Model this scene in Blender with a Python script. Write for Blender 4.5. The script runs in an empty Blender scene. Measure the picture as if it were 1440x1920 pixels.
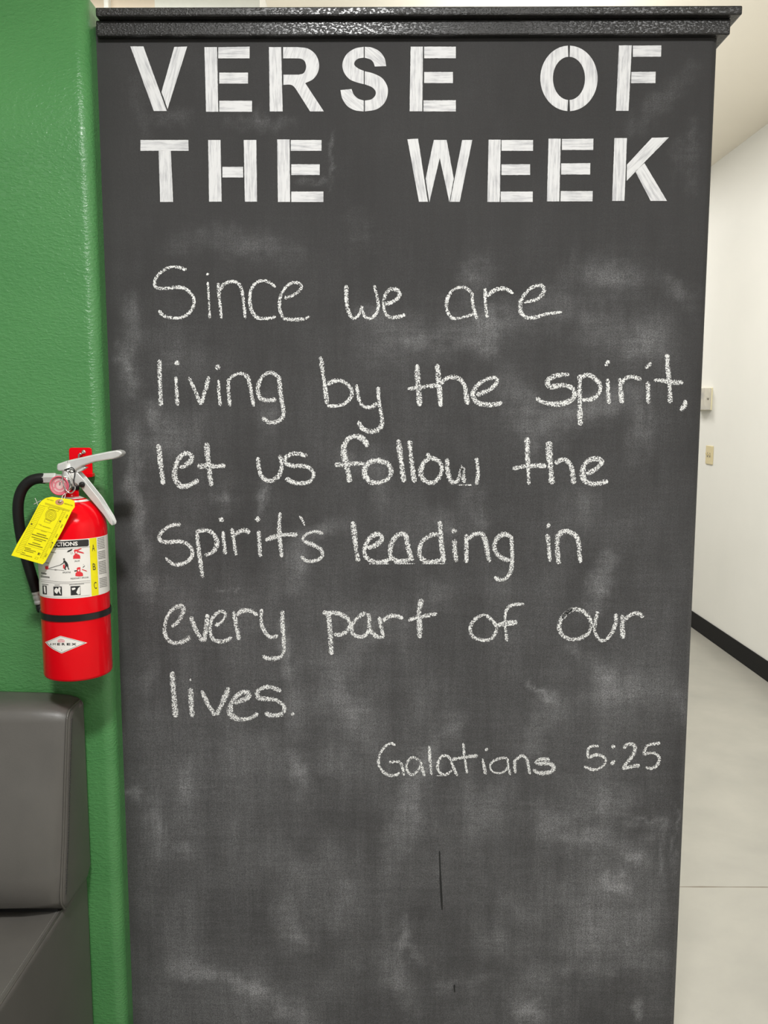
import bpy, bmesh, math, random
import numpy as np
from mathutils import Vector, Matrix
random.seed(7)
rng = np.random.default_rng(7)
SC = bpy.context.scene
COL = SC.collection

# ---------------------------------------------------------------- camera
CAM_H, FPX, PITCH, YAW = 1.35, 1600.0, math.radians(6.8), math.radians(0.36)
cam_data = bpy.data.cameras.new('camera')
cam_data.sensor_fit = 'VERTICAL'
cam_data.sensor_height = 36.0
cam_data.lens = FPX / 1920.0 * 36.0
cam_data.clip_start = 0.01
cam = bpy.data.objects.new('camera', cam_data)
cam.location = (0, 0, CAM_H)
cam.rotation_euler = (math.pi / 2 - PITCH, 0, YAW)
COL.objects.link(cam)
SC.camera = cam

# ---------------------------------------------------------------- world, exposure, ceiling panels and added fill lights
SC.view_settings.view_transform = 'Standard'
SC.view_settings.look = 'None'
SC.view_settings.exposure = 0.0
SC.view_settings.gamma = 1.0
SC.view_settings.use_curve_mapping = False
world = bpy.data.worlds.new('world')
SC.world = world
world.use_nodes = True
world.node_tree.nodes['Background'].inputs[0].default_value = (1.0, 0.99, 0.97, 1)
world.node_tree.nodes['Background'].inputs[1].default_value = 0.22
CEIL_Z = 2.78

def panel_or_fill(x, y, sx, sy, power, col=(1.0, 0.997, 0.985)):
    d = bpy.data.lights.new('panel_or_fill', 'AREA')
    d.shape = 'RECTANGLE'
    d.size, d.size_y, d.energy, d.color = sx, sy, power, col
    o = bpy.data.objects.new('panel_or_fill', d)
    o.location = (x, y, CEIL_Z - 0.02)
    COL.objects.link(o)
    return o
panel_or_fill(-0.16, -0.22, 0.24, 0.24, 60)
panel_or_fill(-1.9, -1.8, 0.6, 0.6, 12)
panel_or_fill(0.95, -0.60, 0.6, 0.6, 26)
panel_or_fill(0.9, 3.2, 0.6, 1.2, 39)
panel_or_fill(0.9, 6.2, 0.6, 1.2, 36)
panel_or_fill(-1.0, 2.2, 0.6, 0.6, 48)  # added unseen light, brightens the pale wall above the partition
up = panel_or_fill(0.5, 4.8, 0.4, 5.0, 26)           # added upward fill that brightens the ceiling, no fixture hangs here
up.location.z = 2.25; up.rotation_euler = (math.pi, 0, 0)

# ---------------------------------------------------------------- pixel <-> world (sizes read off the photograph)
_cp, _sp, _cy, _sy = math.cos(PITCH), math.sin(PITCH), math.cos(YAW), math.sin(YAW)
F_ = np.array([-_sy * _cp, _cy * _cp, -_sp]); R_ = np.array([_cy, _sy, 0.0]); U_ = np.cross(R_, F_)
O_ = np.array([0, 0, CAM_H])
def ray(px, py):
    return F_ + R_ * ((px - 720.0) / FPX) - U_ * ((py - 960.0) / FPX)
def P(px, py, Y):                        # point on the plane y = Y
    d = ray(px, py); return O_ + d * (Y / d[1])
def PX(px, py, X):                       # point on the plane x = X
    d = ray(px, py); return O_ + d * (X / d[0])
def PZ(px, py, Z):                       # point on the plane z = Z
    d = ray(px, py); return O_ + d * ((Z - CAM_H) / d[2])
def project(pts):
    v = np.asarray(pts) - O_
    z = v @ F_
    return 720 + FPX * (v @ R_) / z, 960 - FPX * (v @ U_) / z

# ---------------------------------------------------------------- main dimensions
YB = 1.48                                # chalkboard face
YG = YB - 0.045                          # green wall face
EXT_R = 0.054
YE = YG - EXT_R - 0.012                  # extinguisher axis
XBL = 0.5 * (P(184, 70, YB)[0] + P(246, 1900, YB)[0])
XBR = 0.5 * (P(1350, 75, YB)[0] + P(1267, 1900, YB)[0])
Z_CAP0 = P(760, 72, YB)[2]
XW = 1.90                                # hallway wall

# ---------------------------------------------------------------- helpers
def link(name, mesh, mat=None, parent=None, smooth=False):
    o = bpy.data.objects.new(name, mesh)
    COL.objects.link(o)
    if mat is not None:
        mesh.materials.append(mat)
    if smooth:
        mesh.polygons.foreach_set('use_smooth', [True] * len(mesh.polygons))
    if parent is not None:
        o.parent = parent
        o.matrix_parent_inverse = parent.matrix_world.inverted()
    return o
def from_py(name, verts, faces, mat=None, parent=None, smooth=False):
    m = bpy.data.meshes.new(name)
    m.from_pydata([tuple(map(float, v)) for v in verts], [], faces)
    m.update()
    return link(name, m, mat, parent, smooth)
def from_bm(name, bm, mat=None, parent=None, smooth=False):
    bmesh.ops.recalc_face_normals(bm, faces=bm.faces[:])
    m = bpy.data.meshes.new(name)
    bm.to_mesh(m); bm.free()
    return link(name, m, mat, parent, smooth)
def thing(name, label, cat, loc, group=None):
    o = bpy.data.objects.new(name, None)
    o.empty_display_size = 0.05
    o.location = [float(c) for c in loc]
    COL.objects.link(o)
    o['label'] = label; o['category'] = cat
    if group: o['group'] = group
    o.matrix_world = Matrix.Translation(Vector(o.location))
    return o
def struct(o):
    o['kind'] = 'structure'
    return o
def bevel(o, w, seg=2, angle=40):
    md = o.modifiers.new('bevel', 'BEVEL')
    md.width = w; md.segments = seg; md.limit_method = 'ANGLE'; md.angle_limit = math.radians(angle)
    return o
def box_bm(bm, x0, x1, y0, y1, z0, z1):
    v = [bm.verts.new((x, y, z)) for x in (x0, x1) for y in (y0, y1) for z in (z0, z1)]
    for f in ((0, 1, 3, 2), (4, 6, 7, 5), (0, 4, 5, 1), (2, 3, 7, 6), (0, 2, 6, 4), (1, 5, 7, 3)):
        bm.faces.new([v[i] for i in f])
def box(name, x0, x1, y0, y1, z0, z1, mat, parent=None, bev=0.0):
    bm = bmesh.new(); box_bm(bm, x0, x1, y0, y1, z0, z1)
    o = from_bm(name, bm, mat, parent)
    if bev: bevel(o, bev)
    return o
def prism(name, pts, depth_vec, mat, parent=None, bev=0.0, seg=2):
    bm = bmesh.new()
    d = Vector(depth_vec)
    a = [bm.verts.new(Vector(p)) for p in pts]
    b = [bm.verts.new(Vector(p) + d) for p in pts]
    bm.faces.new(a); bm.faces.new(b[::-1])
    n = len(pts)
    for i in range(n):
        bm.faces.new((a[i], b[i], b[(i + 1) % n], a[(i + 1) % n]))
    o = from_bm(name, bm, mat, parent)
    if bev: bevel(o, bev, seg, 30)
    return o
def catmull(pts, step=None, n=8, closed=False):
    p = [np.asarray(q, float) for q in pts]
    if len(p) < 3 and not closed:
        return [p[0] + (p[-1] - p[0]) * t for t in np.linspace(0, 1, 10)]
    if closed: q = [p[-1]] + p + [p[0], p[1]]
    else: q = [2 * p[0] - p[1]] + p + [2 * p[-1] - p[-2]]
    out = []
    for i in range(1, len(q) - 2):
        a, b, c, d = q[i - 1:i + 3]
        for t in np.linspace(0, 1, n, endpoint=False):
            out.append(0.5 * (2 * b + (c - a) * t + (2 * a - 5 * b + 4 * c - d) * t * t + (3 * b - a - 3 * c + d) * t ** 3))
    if not closed: out.append(p[-1])
    return out
def tube(name, pts, r, mat, parent=None, sides=12, closed=False, caps=True):
    p = [Vector(map(float, q)) for q in pts]
    n = len(p); verts = []; faces = []
    rr = r if isinstance(r, (list, tuple)) else [r] * n
    up = None
    for i in range(n):
        if closed: t = p[(i + 1) % n] - p[i - 1]
        else: t = p[min(i + 1, n - 1)] - p[max(i - 1, 0)]
        t.normalize()
        if up is None:
            up = t.orthogonal().normalized()
        up = (up - t * up.dot(t)).normalized()
        s = t.cross(up)
        for k in range(sides):
            a = 2 * math.pi * k / sides
            verts.append(p[i] + (up * math.cos(a) + s * math.sin(a)) * rr[i])
    for i in range(n if closed else n - 1):
        j = (i + 1) % n
        for k in range(sides):
            l = (k + 1) % sides
            faces.append((i * sides + k, i * sides + l, j * sides + l, j * sides + k))
    if caps and not closed:
        faces.append(tuple(range(sides))[::-1]); faces.append(tuple((n - 1) * sides + k for k in range(sides)))
    o = from_py(name, verts, faces, mat, parent, smooth=True)
    return o
def lathe(name, prof, cx, cy, mat, parent=None, seg=64, smooth=True, caps=True):
    """prof: (radius, z) from bottom to top, turned about the vertical through (cx, cy)"""
    verts = []; faces = []
    for r, z in prof:
        for k in range(seg):
            a = 2 * math.pi * k / seg
            verts.append((cx + r * math.cos(a), cy + r * math.sin(a), z))
    for i in range(len(prof) - 1):
        for k in range(seg):
            l = (k + 1) % seg
            faces.append((i * seg + k, i * seg + l, (i + 1) * seg + l, (i + 1) * seg + k))
    if caps:
        faces.append(tuple(range(seg))[::-1]); faces.append(tuple((len(prof) - 1) * seg + k for k in range(seg)))
    return from_py(name, verts, faces, mat, parent, smooth)
def disc_stack(name, prof, centre, axis, mat, parent=None, seg=40, smooth=True):
    """prof: (radius, distance along axis)"""
    ax = Vector(axis).normalized(); u = ax.orthogonal().normalized(); w = ax.cross(u); c = Vector(map(float, centre))
    verts = []; faces = []
    for r, t in prof:
        for k in range(seg):
            a = 2 * math.pi * k / seg
            verts.append(c + ax * t + (u * math.cos(a) + w * math.sin(a)) * r)
    for i in range(len(prof) - 1):
        for k in range(seg):
            l = (k + 1) % seg
            faces.append((i * seg + k, i * seg + l, (i + 1) * seg + l, (i + 1) * seg + k))
    faces.append(tuple(range(seg))[::-1]); faces.append(tuple((len(prof) - 1) * seg + k for k in range(seg)))
    return from_py(name, verts, faces, mat, parent, smooth)

# ---------------------------------------------------------------- materials
def new_mat(name):
    m = bpy.data.materials.new(name); m.use_nodes = True
    nt = m.node_tree
    return m, nt, nt.nodes['Principled BSDF']
def N(nt, kind, **kw):
    n = nt.nodes.new(kind)
    for k, v in kw.items():
        if k in n.inputs: n.inputs[k].default_value = v
        else: setattr(n, k, v)
    return n
def L(nt, a, b): nt.links.new(a, b)
def coords(nt, scale=(1, 1, 1)):
    t = N(nt, 'ShaderNodeTexCoord'); mp = N(nt, 'ShaderNodeMapping')
    mp.inputs['Scale'].default_value = scale
    L(nt, t.outputs['Object'], mp.inputs['Vector'])
    return mp.outputs['Vector']
def ramp(nt, fac, p0, c0, p1, c1):
    r = N(nt, 'ShaderNodeValToRGB')
    r.color_ramp.elements[0].position = p0; r.color_ramp.elements[0].color = (*c0, 1)
    r.color_ramp.elements[1].position = p1; r.color_ramp.elements[1].color = (*c1, 1)
    L(nt, fac, r.inputs[0])
    return r.outputs[0]
def math_(nt, op, a, b=None, clamp=False):
    n = N(nt, 'ShaderNodeMath', operation=op, use_clamp=clamp)
    for i, x in enumerate((a, b)):
        if x is None: continue
        if isinstance(x, (int, float)): n.inputs[i].default_value = x
        else: L(nt, x, n.inputs[i])
    return n.outputs[0]
def noise(nt, vec, scale, detail=4, rough=0.5, dist=0.0):
    n = N(nt, 'ShaderNodeTexNoise', Scale=scale, Detail=detail, Roughness=rough, Distortion=dist)
    L(nt, vec, n.inputs['Vector'])
    return n.outputs['Fac']
def bump(nt, bs, h, strength, dist):
    b = N(nt, 'ShaderNodeBump', Strength=strength, Distance=dist)
    L(nt, h, b.inputs['Height']); L(nt, b.outputs[0], bs.inputs['Normal'])
def plain(name, col, rough=0.5, metal=0.0, coat=0.0, var=0.06, vs=60.0, bstr=0.0, bscale=200.0, bdist=0.001, spec=0.5):
    """a plain coloured surface with a little procedural wear"""
    m, nt, bs = new_mat(name)
    v = coords(nt)
    n = noise(nt, v, vs, 3)
    lo = tuple(max(c * (1 - var), 0) for c in col); hi = tuple(min(c * (1 + var), 1) for c in col)
    L(nt, ramp(nt, n, 0.3, lo, 0.7, hi), bs.inputs['Base Color'])
    bs.inputs['Roughness'].default_value = rough
    bs.inputs['Metallic'].default_value = metal
    bs.inputs['Specular IOR Level'].default_value = spec
    bs.inputs['Coat Weight'].default_value = coat
    bs.inputs['Coat Roughness'].default_value = 0.08
    if bstr: bump(nt, bs, noise(nt, v, bscale, 3), bstr, bdist)
    return m

M = {}
# orange-peel satin wall paint
m, nt, bs = new_mat('green_paint'); M['green'] = m
v = coords(nt, (0.7, 1, 1.5))
n1 = noise(nt, v, 185, 3, 0.55, 0.3); n2 = noise(nt, v, 6, 2)
L(nt, ramp(nt, n2, 0.3, (0.070, 0.232, 0.074), 0.7, (0.080, 0.252, 0.082)), bs.inputs['Base Color'])
bs.inputs['Roughness'].default_value = 0.30
hh = math_(nt, 'ADD', ramp(nt, n1, 0.40, (0, 0, 0), 0.75, (1, 1, 1)), math_(nt, 'MULTIPLY', noise(nt, v, 420, 2), 0.12))
bump(nt, bs, hh, 0.40, 0.0016)
# chalkboard paint with rubbed-in chalk dust
m, nt, bs = new_mat('chalkboard_paint'); M['board'] = m
v = coords(nt)
at = N(nt, 'ShaderNodeAttribute', attribute_name='dust')
vst = coords(nt, (28, 28, 2.2)); hst = coords(nt, (3, 3, 60))
fine = noise(nt, v, 640, 3, 0.75)
grain = N(nt, 'ShaderNodeMapRange'); grain.inputs[1].default_value = 0.34; grain.inputs[2].default_value = 0.66; grain.inputs[3].default_value = 0.15; grain.inputs[4].default_value = 1.95
L(nt, fine, grain.inputs[0])
big = noise(nt, v, 5.5, 5, 0.6, 0.5)
streak = noise(nt, vst, 1.0, 3, 0.6)
hstreak = noise(nt, hst, 1.0, 3, 0.6)
mod = math_(nt, 'ADD', math_(nt, 'MULTIPLY', streak, 0.7), math_(nt, 'ADD', math_(nt, 'MULTIPLY', big, 1.0), math_(nt, 'MULTIPLY', hstreak, 0.35)))
mod = math_(nt, 'SUBTRACT', mod, 0.35)
fh = math_(nt, 'MULTIPLY', noise(nt, coords(nt, (30, 30, 380)), 1.0, 3, 0.6, 0.8), noise(nt, coords(nt, (300, 300, 16)), 1.0, 3, 0.6, 0.8))
brush = N(nt, 'ShaderNodeMapRange'); brush.inputs[1].default_value = 0.13; brush.inputs[2].default_value = 0.37; brush.inputs[3].default_value = 0.80; brush.inputs[4].default_value = 1.22
L(nt, fh, brush.inputs[0])
dust = math_(nt, 'MULTIPLY', math_(nt, 'MULTIPLY', math_(nt, 'MULTIPLY', at.outputs['Fac'], mod), brush.outputs[0]), grain.outputs[0], True)
mix = N(nt, 'ShaderNodeMix', data_type='RGBA')
L(nt, dust, mix.inputs[0])
L(nt, ramp(nt, noise(nt, v, 4, 3), 0.35, (0.0370, 0.0360, 0.0360), 0.65, (0.0430, 0.0420, 0.0420)), mix.inputs[6])
mix.inputs[7].default_value = (0.42, 0.42, 0.43, 1)
L(nt, mix.outputs[2], bs.inputs['Base Color'])
bs.inputs['Roughness'].default_value = 0.7
bs.inputs['Specular IOR Level'].default_value = 0.18
bump(nt, bs, math_(nt, 'ADD', noise(nt, coords(nt, (1.5, 1, 0.6)), 260, 3), math_(nt, 'MULTIPLY', streak, 1.2)), 0.12, 0.001)
# glossy black trim paint
m, nt, bs = new_mat('black_trim_paint'); M['cap'] = m
v = coords(nt, (0.5, 1, 1))
L(nt, ramp(nt, noise(nt, v, 30, 3), 0.3, (0.014, 0.0135, 0.013), 0.7, (0.022, 0.021, 0.0205)), bs.inputs['Base Color'])
bs.inputs['Roughness'].default_value = 0.27
bs.inputs['Specular IOR Level'].default_value = 0.46
bump(nt, bs, math_(nt, 'ADD', ramp(nt, noise(nt, v, 420, 3, 0.6), 0.45, (0, 0, 0), 0.85, (1, 1, 1)), math_(nt, 'MULTIPLY', noise(nt, coords(nt, (0.1, 1, 1)), 90, 2), 0.4)), 0.55, 0.0012)
# white brushed sign paint (streaks run along u)
m, nt, bs = new_mat('white_sign_paint'); M['paint'] = m
uv = N(nt, 'ShaderNodeUVMap', uv_map='stroke'); mp = N(nt, 'ShaderNodeMapping'); mp.inputs['Scale'].default_value = (22, 260, 1)
L(nt, uv.outputs[0], mp.inputs['Vector'])
s = noise(nt, mp.outputs[0], 1.0, 4, 0.65, 0.3)
s2 = noise(nt, coords(nt), 45, 3)
L(nt, ramp(nt, math_(nt, 'ADD', math_(nt, 'MULTIPLY', s, 0.75), math_(nt, 'MULTIPLY', s2, 0.25)), 0.33, (0.42, 0.42, 0.44), 0.54, (0.71, 0.71, 0.715)), bs.inputs['Base Color'])
bs.inputs['Roughness'].default_value = 0.55
bump(nt, bs, s, 0.3, 0.0008)
# chalk stroke: grains of chalk caught on the board's tooth
m, nt, bs = new_mat('chalk'); M['chalk'] = m
uv = N(nt, 'ShaderNodeUVMap', uv_map='stroke'); sx = N(nt, 'ShaderNodeSeparateXYZ'); L(nt, uv.outputs[0], sx.inputs[0])
v = coords(nt)
g = noise(nt, v, 545, 2, 0.65)
edge = math_(nt, 'ABSOLUTE', sx.outputs['Y'])
thr = math_(nt, 'ADD', 0.425, math_(nt, 'MULTIPLY', math_(nt, 'POWER', edge, 3.0), 0.13))
alpha = math_(nt, 'MULTIPLY', math_(nt, 'SUBTRACT', g, thr), 14.0, True)
bs.inputs['Base Color'].default_value = (0.80, 0.79, 0.76, 1)
L(nt, ramp(nt, noise(nt, v, 900, 2), 0.35, (0.72, 0.72, 0.71), 0.6, (0.90, 0.90, 0.885)), bs.inputs['Base Color'])
bs.inputs['Roughness'].default_value = 0.9
bs.inputs['Specular IOR Level'].default_value = 0.1
L(nt, alpha, bs.inputs['Alpha'])
M['scuff'] = plain('dark_scuff', (0.012, 0.012, 0.012), 0.8)
M['wall'] = plain('cream_wall_paint', (0.84, 0.825, 0.775), 0.55, var=0.015, vs=3, bstr=0.12, bscale=220)
M['ceiling'] = plain('cream_ceiling_paint', (0.87, 0.81, 0.70), 0.7, var=0.015, vs=2)
M['peach'] = plain('peach_wall_paint', (0.83, 0.70, 0.58), 0.7, var=0.02, vs=3)
M['white'] = plain('white_trim_paint', (0.85, 0.84, 0.80), 0.5, var=0.01)
M['base'] = plain('black_rubber_base', (0.006, 0.006, 0.0065), 0.6, var=0.1, spec=0.2)
# polished concrete with saw-cut joints
m, nt, bs = new_mat('polished_concrete'); M['floor'] = m
v = coords(nt)
a = noise(nt, v, 2.2, 6, 0.6, 0.4); b = noise(nt, v, 9, 4)
mot = math_(nt, 'ADD', math_(nt, 'MULTIPLY', a, 0.75), math_(nt, 'MULTIPLY', b, 0.25))
c1 = ramp(nt, mot, 0.36, (0.295, 0.285, 0.25), 0.64, (0.36, 0.345, 0.30))
sp = N(nt, 'ShaderNodeSeparateXYZ'); L(nt, N(nt, 'ShaderNodeTexCoord').outputs['Object'], sp.inputs[0])
YJ = float(PZ(1350, 1663, 0.0)[1])
wob = math_(nt, 'MULTIPLY', math_(nt, 'SUBTRACT', noise(nt, v, 12, 2), 0.5), 0.006)
dy = math_(nt, 'ABSOLUTE', math_(nt, 'ADD', math_(nt, 'SUBTRACT', math_(nt, 'PINGPONG', math_(nt, 'SUBTRACT', sp.outputs['Y'], YJ), 1.8), 0.0), wob))
jl = math_(nt, 'LESS_THAN', dy, 0.0028)
mix = N(nt, 'ShaderNodeMix', data_type='RGBA')
L(nt, jl, mix.inputs[0]); L(nt, c1, mix.inputs[6]); mix.inputs[7].default_value = (0.17, 0.145, 0.11, 1)
L(nt, mix.outputs[2], bs.inputs['Base Color'])
bs.inputs['Roughness'].default_value = 0.30
bump(nt, bs, noise(nt, v, 40, 4), 0.05, 0.002)
# upholstery
m, nt, bs = new_mat('grey_vinyl'); M['vinyl'] = m
v = coords(nt)
L(nt, ramp(nt, noise(nt, v, 14, 3), 0.3, (0.088, 0.083, 0.075), 0.7, (0.100, 0.094, 0.085)), bs.inputs['Base Color'])
bs.inputs['Roughness'].default_value = 0.42
bump(nt, bs, math_(nt, 'ADD', noise(nt, v, 520, 3), math_(nt, 'MULTIPLY', noise(nt, v, 12, 2), 3.0)), 0.10, 0.001)
M['piping'] = plain('grey_vinyl_piping', (0.085, 0.08, 0.07), 0.42)
M['thread'] = plain('dark_thread', (0.03, 0.03, 0.028), 0.8)
M['thread_light'] = plain('pale_thread', (0.15, 0.145, 0.13), 0.8)
M['crevice'] = plain('black_gap_shade', (0.012, 0.012, 0.012), 0.9)  # flat black put in for the shade inside the cushion gap
M['red'] = plain('red_enamel', (0.78, 0.001, 0.007), 0.16, coat=0.06, var=0.03, vs=20, spec=0.22)
M['red_print'] = plain('red_print', (0.70, 0.03, 0.04), 0.45)
M['pale_red_print'] = plain('pale_red_print', (0.82, 0.33, 0.35), 0.45)
M['label'] = plain('white_label', (0.80, 0.775, 0.725), 0.38, var=0.015)
M['ink'] = plain('black_ink', (0.02, 0.02, 0.02), 0.5)
M['grey_ink'] = plain('grey_print', (0.30, 0.29, 0.27), 0.5)
M['label_yellow'] = plain('yellow_label_stripe', (0.83, 0.73, 0.0), 0.4)
M['tag_yellow'] = plain('yellow_card', (0.92, 0.83, 0.0), 0.6, var=0.02)
M['olive_ink'] = plain('olive_print', (0.16, 0.13, 0.01), 0.6)
M['faint_ink'] = plain('faint_olive_print', (0.50, 0.42, 0.01), 0.6)
M['eyelet'] = plain('tan_card_eyelet', (0.55, 0.27, 0.14), 0.6)
M['alu'] = plain('cast_aluminium', (0.76, 0.76, 0.74), 0.42, 0.55, var=0.05, bstr=0.08, bscale=500)
M['chrome'] = plain('bright_metal', (0.75, 0.74, 0.70), 0.2, 0.95)
M['rubber'] = plain('black_rubber', (0.009, 0.009, 0.009), 0.45, spec=0.35, bstr=0.15, bscale=900)
M['band'] = plain('black_band', (0.008, 0.008, 0.008), 0.3)
M['pink'] = plain('pink_dial', (0.72, 0.10, 0.16), 0.35)
M['pale_pink'] = plain('pale_dial', (0.80, 0.50, 0.48), 0.3)
M['string'] = plain('white_string', (0.75, 0.72, 0.66), 0.7)
M['plate'] = plain('ivory_plastic', (0.70, 0.60, 0.36), 0.4, var=0.01)
M['plate_dark'] = plain('grey_slot', (0.22, 0.20, 0.17), 0.6)
M['thermo'] = plain('cream_plastic', (0.80, 0.73, 0.50), 0.4, var=0.01)
m, nt, bs = new_mat('clear_guard'); M['guard'] = m
bs.inputs['Base Color'].default_value = (0.80, 0.78, 0.75, 1); bs.inputs['Roughness'].default_value = 0.15
bs.inputs['Alpha'].default_value = 0.38
m, nt, bs = new_mat('gauge_glass'); M['glass'] = m
bs.inputs['Base Color'].default_value = (1, 0.93, 0.93, 1); bs.inputs['Roughness'].default_value = 0.05
bs.inputs['Alpha'].default_value = 0.12

# ================================================================ the room
Y0, Y1 = -3.6, 9.0
X0 = -3.2
def slab(name, x0, x1, y0, y1, z0, z1, mat):
    return struct(box(name, x0, x1, y0, y1, z0, z1, mat))
slab('floor', X0, XW, Y0, Y1, -0.12, 0.0, M['floor'])
slab('ceiling', X0, XW, Y0, Y1, CEIL_Z, CEIL_Z + 0.12, M['ceiling'])
slab('wall_right', XW, XW + 0.12, Y0, Y1, -0.12, CEIL_Z + 0.12, M['wall'])
slab('wall_back', X0, XW, Y1, Y1 + 0.12, -0.12, CEIL_Z + 0.12, M['wall'])
bb = slab('baseboard_right', XW - 0.008, XW, Y0, Y1, 0.0, 0.102, M['base']); bevel(bb, 0.003)

# green partition with a rounded drywall corner, set a little forward of the chalkboard
RC = 0.020
XGC = XBL                                 # return face of the corner
Z_GT = float(P(179, 13, YB)[2])
prof = [(X0, YG)] + [(X0 + (XGC - RC - X0) * t, YG) for t in (0.3, 0.6, 0.9, 0.985, 0.998)]
prof += [(XGC - RC + RC * math.sin(a), YG + RC - RC * math.cos(a)) for a in np.linspace(0, math.pi / 2, 13)]
prof += [(XGC, YG + RC + 0.002), (XGC, YB), (XGC, YB + 0.1199), (XGC, YB + 0.12), (X0, YB + 0.12)]
bm = bmesh.new()
zs = np.linspace(0, Z_GT, 9)
rows = [[bm.verts.new((x, y, z)) for x, y in prof] for z in zs]
for a, b in zip(rows[:-1], rows[1:]):
    for i in range(len(prof)):
        j = (i + 1) % len(prof); f = bm.faces.new((a[i], a[j], b[j], b[i])); f.smooth = i < 21
bm.faces.new(rows[0]); bm.faces.new(rows[-1][::-1])
struct(from_bm('wall_left', bm, M['green']))

# pale wall corner with a white post seen over the top of the partition
YP = 3.05
xa, xb, xc, xd = (float(P(px, 5, YP)[0]) for px in (150, 290, 200, 208))
slab('trim_1', X0, xb, YP, YP + 0.4, 2.25, CEIL_Z, M['peach'])
slab('trim_3', xb, float(P(487, 5, YP)[0]), YP, YP + 0.4, 2.25, CEIL_Z, M['white'])
slab('trim_2', xc, xd, YP - 0.03, YP, 2.25, CEIL_Z, M['white'])

# ================================================================ the chalkboard: a black half wall with a cap
board = thing('chalkboard', 'tall dark grey chalkboard partition with white stencil heading and chalk handwriting', 'chalkboard', ((XBL + XBR) / 2, YB, 0))
TB = 0.13; RB = 0.014
xs = np.linspace(XBL, XBR - RB, 251)
prof = [(x, YB) for x in xs] + [(XBR - RB + RB * math.sin(a), YB + RB - RB * math.cos(a)) for a in np.linspace(0.2, math.pi / 2, 7)] + [(XBR, YB + TB), (XBL, YB + TB)]
zs = np.linspace(0.0, Z_CAP0 + 0.02, 481)
prof = np.array(prof); npf = len(prof)
verts = np.concatenate([np.column_stack([prof, np.full(npf, z)]) for z in zs])
faces = []
for r in range(len(zs) - 1):
    for i in range(npf):
        j = (i + 1) % npf
        faces.append((r * npf + i, r * npf + j, (r + 1) * npf + j, (r + 1) * npf + i))
faces.append(tuple(range(npf))[::-1]); faces.append(tuple((len(zs) - 1) * npf + i for i in range(npf)))
panel = from_py('board_panel', verts, faces, M['board'], board)
panel['label'] = 'dark grey chalkboard paint with smeared chalk dust'
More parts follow.
